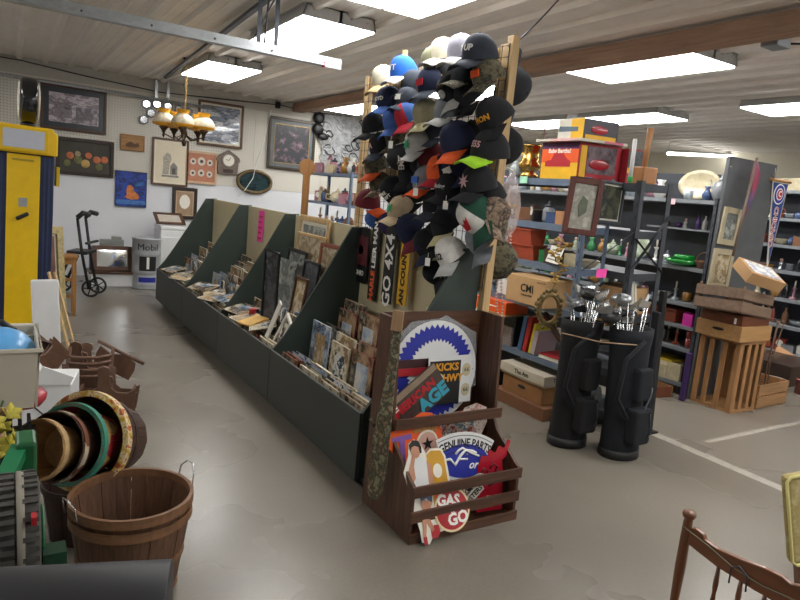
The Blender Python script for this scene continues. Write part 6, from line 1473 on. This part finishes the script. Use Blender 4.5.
# floor things under the glassware
p = thing('purple_cushion', 'purple padded cushion standing on the floor beside the tall crate', 'cushion', T(5.28, 3.42, 0) @ RZ(-80)); MB().bb(-.0, .05, -.04, .0, 0, .45).build('pad', mat('purple_cloth', '#3a2458', .8, var=.1), p, bevel=.01); MB().bb(.0, .05, .001, .012, .02, .43).build('back', BK, p)
p = thing('shallow_crate', 'shallow wooden crate on the floor holding black bags', 'crate', T(4.92, 3.55, 0) @ RZ(-8))
MB().bb(0, .34, 0, .012, 0, .10).build('side_board', DB, p); MB().bb(0, .34, .33, .342, 0, .1).build('side_board', CRx, p); MB().bb(-.012, -.0, 0, .342, 0, .1).build('end_board', CR, p); MB().bb(.34, .352, 0, .342, 0, .1).build('end_board', CR, p); MB().bb(0, .34, .012, .33, 0, .01).build('base_board', CRx, p)
tag(MB().sph((.12, .14, .14), .13, 16, (1, 1, .8)).build('black_bag', M_['blackcloth'], None, T(4.93, 3.56, .01)), 'round black cloth bag bulging out of the shallow crate', 'bag')
tag(MB().lathe([(.14, 0), (.17, .12), (.19, .14), (.18, .145), (.15, .12), (0, .1)], 24).build('black_hat', BK, None, T(4.98, 3.98, .2)), 'wide black bowl on the floor pile behind the shallow crate', 'bowl')
tag(MB().bb(4.85, 5.15, 3.9, 4.2, 0, .198).build('black_carton', BK, None), 'black carton under the wide black bowl', 'carton')
p = thing('cream_storage_box', 'cream box with a yellow folder on top under the glassware shelves', 'box', T(5.40, 3.55, .122)); MB().bb(0, .3, 0, .5, 0, .16).build('carton', gm['cream'], p); MB().bb(.0, .26, .1, .5, .161, .18).build('yellow_folder', gm['yellow'], p)
# plant stand, rug and oddments right of the crates
p = thing('wire_plant_stand', 'rusty wire plant stand standing in the low crate', 'stand', T(6.07, 3.14, .012)); RUST = mat('rusty_wire', '#6a5444', .6, .4, var=.3)
for k in range(6):
    a = 2*PI*k/6; MB().tube([(.06*math.cos(a), .06*math.sin(a), 0), (.04*math.cos(a), .04*math.sin(a), .35), (.09*math.cos(a), .09*math.sin(a), .78)], .005, 6).build('leg', RUST, p)
for z, r in ((.2, .052), (.45, .05), (.78, .09)): MB().tube([(r*math.cos(2*PI*i/20), r*math.sin(2*PI*i/20), z) for i in range(20)], .005, 6, True).build('ring', RUST, p)
p = thing('rolled_rug', 'thick tan rolled rug slanting beside the far right shelving', 'rug', T(0, 0, 0)); a, b = aty(776, 350, 3.9), aty(812, 372, 3.5)
MB().cyl(a, b, .06, n=20).build('roll', mat('tan_rug', '#b88a64', .9, var=.1), p); MB().cyl(a + (a-b).normalized()*.001, a + (a-b).normalized()*.006, .035, n=16).build('core', M_['cardboard'], p)
tag(MB().bb(7.0, 7.7, 3.35, 3.95, 0, .22).build('floor_crate', gm['dark brown'], None), 'dark crate on the floor before the far right shelving', 'crate')
goods('bowl', 'grey', T(6.80, 3.42, 0), '', 1.6, 'grey bowl on the floor near the far right shelving'); goods('tin', 'red', T(6.9, 3.16, 0), '', 1.5, 'red tin on the floor at the right edge')
# far back shelving behind the bins
for i, zz in enumerate([1.04, 1.42, 1.83]):
    fill('on the far back shelving %s level' % ['third', 'second', 'top'][i], 4.0, 7.65, 9.0, zz, GL + ['box', 'desk_clock'], ['amber', 'white', 'cream', 'red', 'black', 'brown', 'blue', 'pink'], .14, scr=(1.0, 1.5))
p = thing('yellow_village', 'pale yellow model houses on top of the far back shelving', 'model', T(*[aty(362, 158, 8.2)[i] if i < 2 else 1.832 for i in range(3)]))
for k in range(4): MB().prism([(-.08, 0), (-.08, .1), (0, .2), (.08, .1), (.08, 0)], -.06 + .0, .06, 'xz').build('house', mat('pale_yellow', '#d8bc78', .6, var=.15, scale=20), p, T(.0 + .17*(k % 2), -.1 + .13*(k//2), .0))
p = thing('paddle_rack', 'light wooden round topped stand left of the far back shelving', 'stand', T(*[aty(305, 200, 8.6)[i] if i < 2 else 0 for i in range(3)]))
MB().bb(-.05, .05, -.01, .01, 0, 1.85).build('upright', M_['oak'], p); MB().cyl((0, -.012, 1.88), (0, .012, 1.88), .12, n=24).build('round_top', M_['oak'], p)
p = thing('wire_decor', 'tangle of black and white wire decorations hung in the back right corner of the wall', 'wire decor', T(0, 0, 0))
WR = mat('white_wire', '#b8b8b8', .4, .3, var=.2); RW_ = random.Random(9)
for j in range(26):
    cx, cz = RW_.uniform(4.72, 5.75), RW_.uniform(2.05, 2.85); r_ = RW_.uniform(.05, .12); e_ = RW_.uniform(.5, 1)
    MB().tube([(cx + r_*math.cos(2*PI*i/14 + .3), 10.44 + .02*math.sin(3*2*PI*i/14), cz + r_*e_*math.sin(2*PI*i/14)) for i in range(14)], .009, 5, True).build('wire_loop', WR if j % 3 else M_['black'], p)
MB().bb(4.7, 5.8, 10.46, 10.475, 2.0, 2.9).build('grid_panel', mat('grid_grey', '#9a9c9e', .5, var=.4, scale=14), p)
# junction box and conduits on the ceiling
p = thing('junction_box', 'grey electrical junction box with conduits on the ceiling beam', 'junction box', T(0, 0, 0)); c = atz(776, 42, 2.86); 
MB().box((c.x, c.y, 2.86), (.16, .12, .08)).build('box', M_['shelfgrey'], p, bevel=.008)
MB().tube([(c.x, c.y, 2.90), (c.x - .15, c.y + .02, 2.92), (4.32, c.y + .05, 2.93), (4.32, 1.4, 2.93)], .012, 8).build('conduit', M_['shelfgrey'], p)
MB().tube([(c.x + .05, c.y, 2.86), (c.x + .35, c.y - .1, 2.9), (c.x + .8, c.y - .3, 2.93), (c.x + 1.6, c.y - .5, 2.94)], .008, 8).build('cable', BK, p)
a, b = aty(656, 33, 3.0), aty(800, 8, 2.2)
MB().tube([(c.x - .05, c.y + .06, 2.9), (c.x - .1, 3.6, 2.93), (c.x - .1, 4.6, 2.93)], .01, 8).build('conduit', M_['offwhite'], p)
a = atx(511, 48, 2.36); b = atz(562, -4, 2.95)
tag(MB().tube([a, (a + b)/2 + Vector((0, 0, -.01)), b], .005, 6).build('guy_wire', BK), 'thin dark wire from the cap panel post up to the ceiling', 'wire')
# clear plastic bag hanging behind the cap panel
p = thing('plastic_bag', 'clear plastic bag of beads hanging beside the cap panel post', 'bag', T(*atx(509, 205, 2.75)))
MB().cyl((0, 0, .22), (-.40, 0, .30), .003, n=5).build('tie_string', M_['offwhite'], p)
MB().lathe([(.01, .22), (.03, .18), (.07, .1), (.09, .0), (.08, -.12), (.04, -.2), (.0, -.21)], 18, sx=1, sy=.6).build('bag', glass('bag_plastic', '#d8c8c4', .25, .35), p)
for k in range(10): MB().sph((RW_.uniform(-.04, .04), RW_.uniform(-.02, .02), RW_.uniform(-.15, .0)), .016, 8).build('bead', M_['brass'] if k % 2 else M_['offwhite'], p)
for k in range(2): 
    q = MB(); 
    for i in range(26): q.sph((.02*math.sin(i*.3 + k) + .03*k, 0, -.2 - .022*i), .008, 6)
    q.build('bead_string', mat('pale_beads', '#c8b0ac', .3, var=.1), p)

# ================================================================== RIGHT FOREGROUND
XS = 1.85; CS = .84; pt = atz(690, 511, .825*CS); qt = atz(800, 586, .745*CS)
d = Vector((qt.x - pt.x, qt.y - pt.y, 0)); d.normalize(); 
CH = wood('chair_wood', '#6e4226', .65, .3, 2, 6, coat=.5); CHX = wood('chair_wood_x', '#7a4a2a', .65, .3, 0, 6, coat=.5)
p = thing('wooden_chair', 'carved wooden spindle back chair at the bottom right corner', 'chair', frame((pt.x, pt.y, 0), d, (0, 0, 1)) @ Matrix.Scale(CS, 4))
MB().lathe([(.016, 0), (.018, .3), (.016, .45), (.02, .6), (.017, .78), (.016, .795), (.022, .80), (.026, .812), (.022, .824), (.0, .828)], 18).build('post', CH, p)
MB().lathe([(.016, 0), (.018, .3), (.016, .45), (.02, .6), (.017, .78), (.016, .795), (.022, .80), (.026, .812), (.022, .824), (.0, .828)], 18, (.42*XS, 0, 0)).build('post', CH, p)
rail = [(.018, .70), (.018, .765), (.03, .775), (.045, .765), (.05, .748), (.075, .738), (.12, .742), (.16, .752), (.19, .752), (.205, .742), (.22, .752), (.25, .752), (.29, .742), (.34, .738), (.37, .748), (.375, .765), (.39, .775), (.402, .765), (.402, .70), (.34, .67), (.27, .655), (.21, .65), (.15, .655), (.08, .67)]
MB().prism([(.016 + (a_ - .018)/.384*(.42*XS - .032), b_) for a_, b_ in rail], -.011, .011, 'xz').build('crest_rail', CHX, p, bevel=.004)
for k in range(7):
    x = (.075 + .045*k)*XS; MB().lathe([(.007, .44), (.012, .5), (.007, .56), (.010, .6), (.006, .672)], 12, (x, 0, 0)).build('spindle', CH, p)
MB().bb(.0, .42*XS, -.38, .02, .41, .435).build('seat', CHX, p, bevel=.01)
for x in (.03, .39*XS): MB().lathe([(.014, 0), (.02, .2), (.016, .409)], 14, (x, -.35, 0)).build('leg', CH, p)
MB().tube([(-.01, -.02, .765), (.1, -.018, .735), (.2, -.018, .70), (.3, -.018, .69), (.43, -.018, .70)], .0025, 6).build('twine', mat('green_twine', '#6a6a58', .8), p)
MB().tube([(.19, -.02, .64), (.19, -.02, .70), (.215, -.02, .72), (.245, -.02, .70), (.25, -.02, .64)], .003, 6).build('wire_hook', M_['dsteel'], p)
# cushioned chair back
a = aty(786, 478, 1.30)
p = thing('upholstered_chair', 'pale yellow upholstered chair with corded edge cut by the right edge', 'chair', T(a.x + .0, 1.30, 0) @ RZ(-28) @ T(0, 0, a.z) @ RY(-15) @ T(0, 0, -a.z))
CU = art('yellow_damask', ['#b8a878', '#a4935e', '#c8ba90'], 16, .8, 3)
o = MB().bb(0, .42, 0, .05, a.z - .42, a.z).build('back_cushion', CU, p, bevel=.02)
z0, z1 = a.z - .42, a.z
MB().tube([(.02, -.004, z0), (.0, -.004, z0 + .02), (.0, -.004, z1 - .02), (.02, -.004, z1), (.40, -.004, z1), (.42, -.004, z1 - .02), (.42, -.004, z0 + .02), (.40, -.004, z0)], .007, 8, True).build('cording', mat('pale_cord', '#d8d088', .7), p)
for x in (.03, .37): MB().bb(x, x + .03, .01, .04, 0, z0).build('leg', CH, p)
MB().bb(.16, .5, -.16, .04, max(.02, z0 - .1), z0 - .01).build('seat', CU, p, bevel=.02)
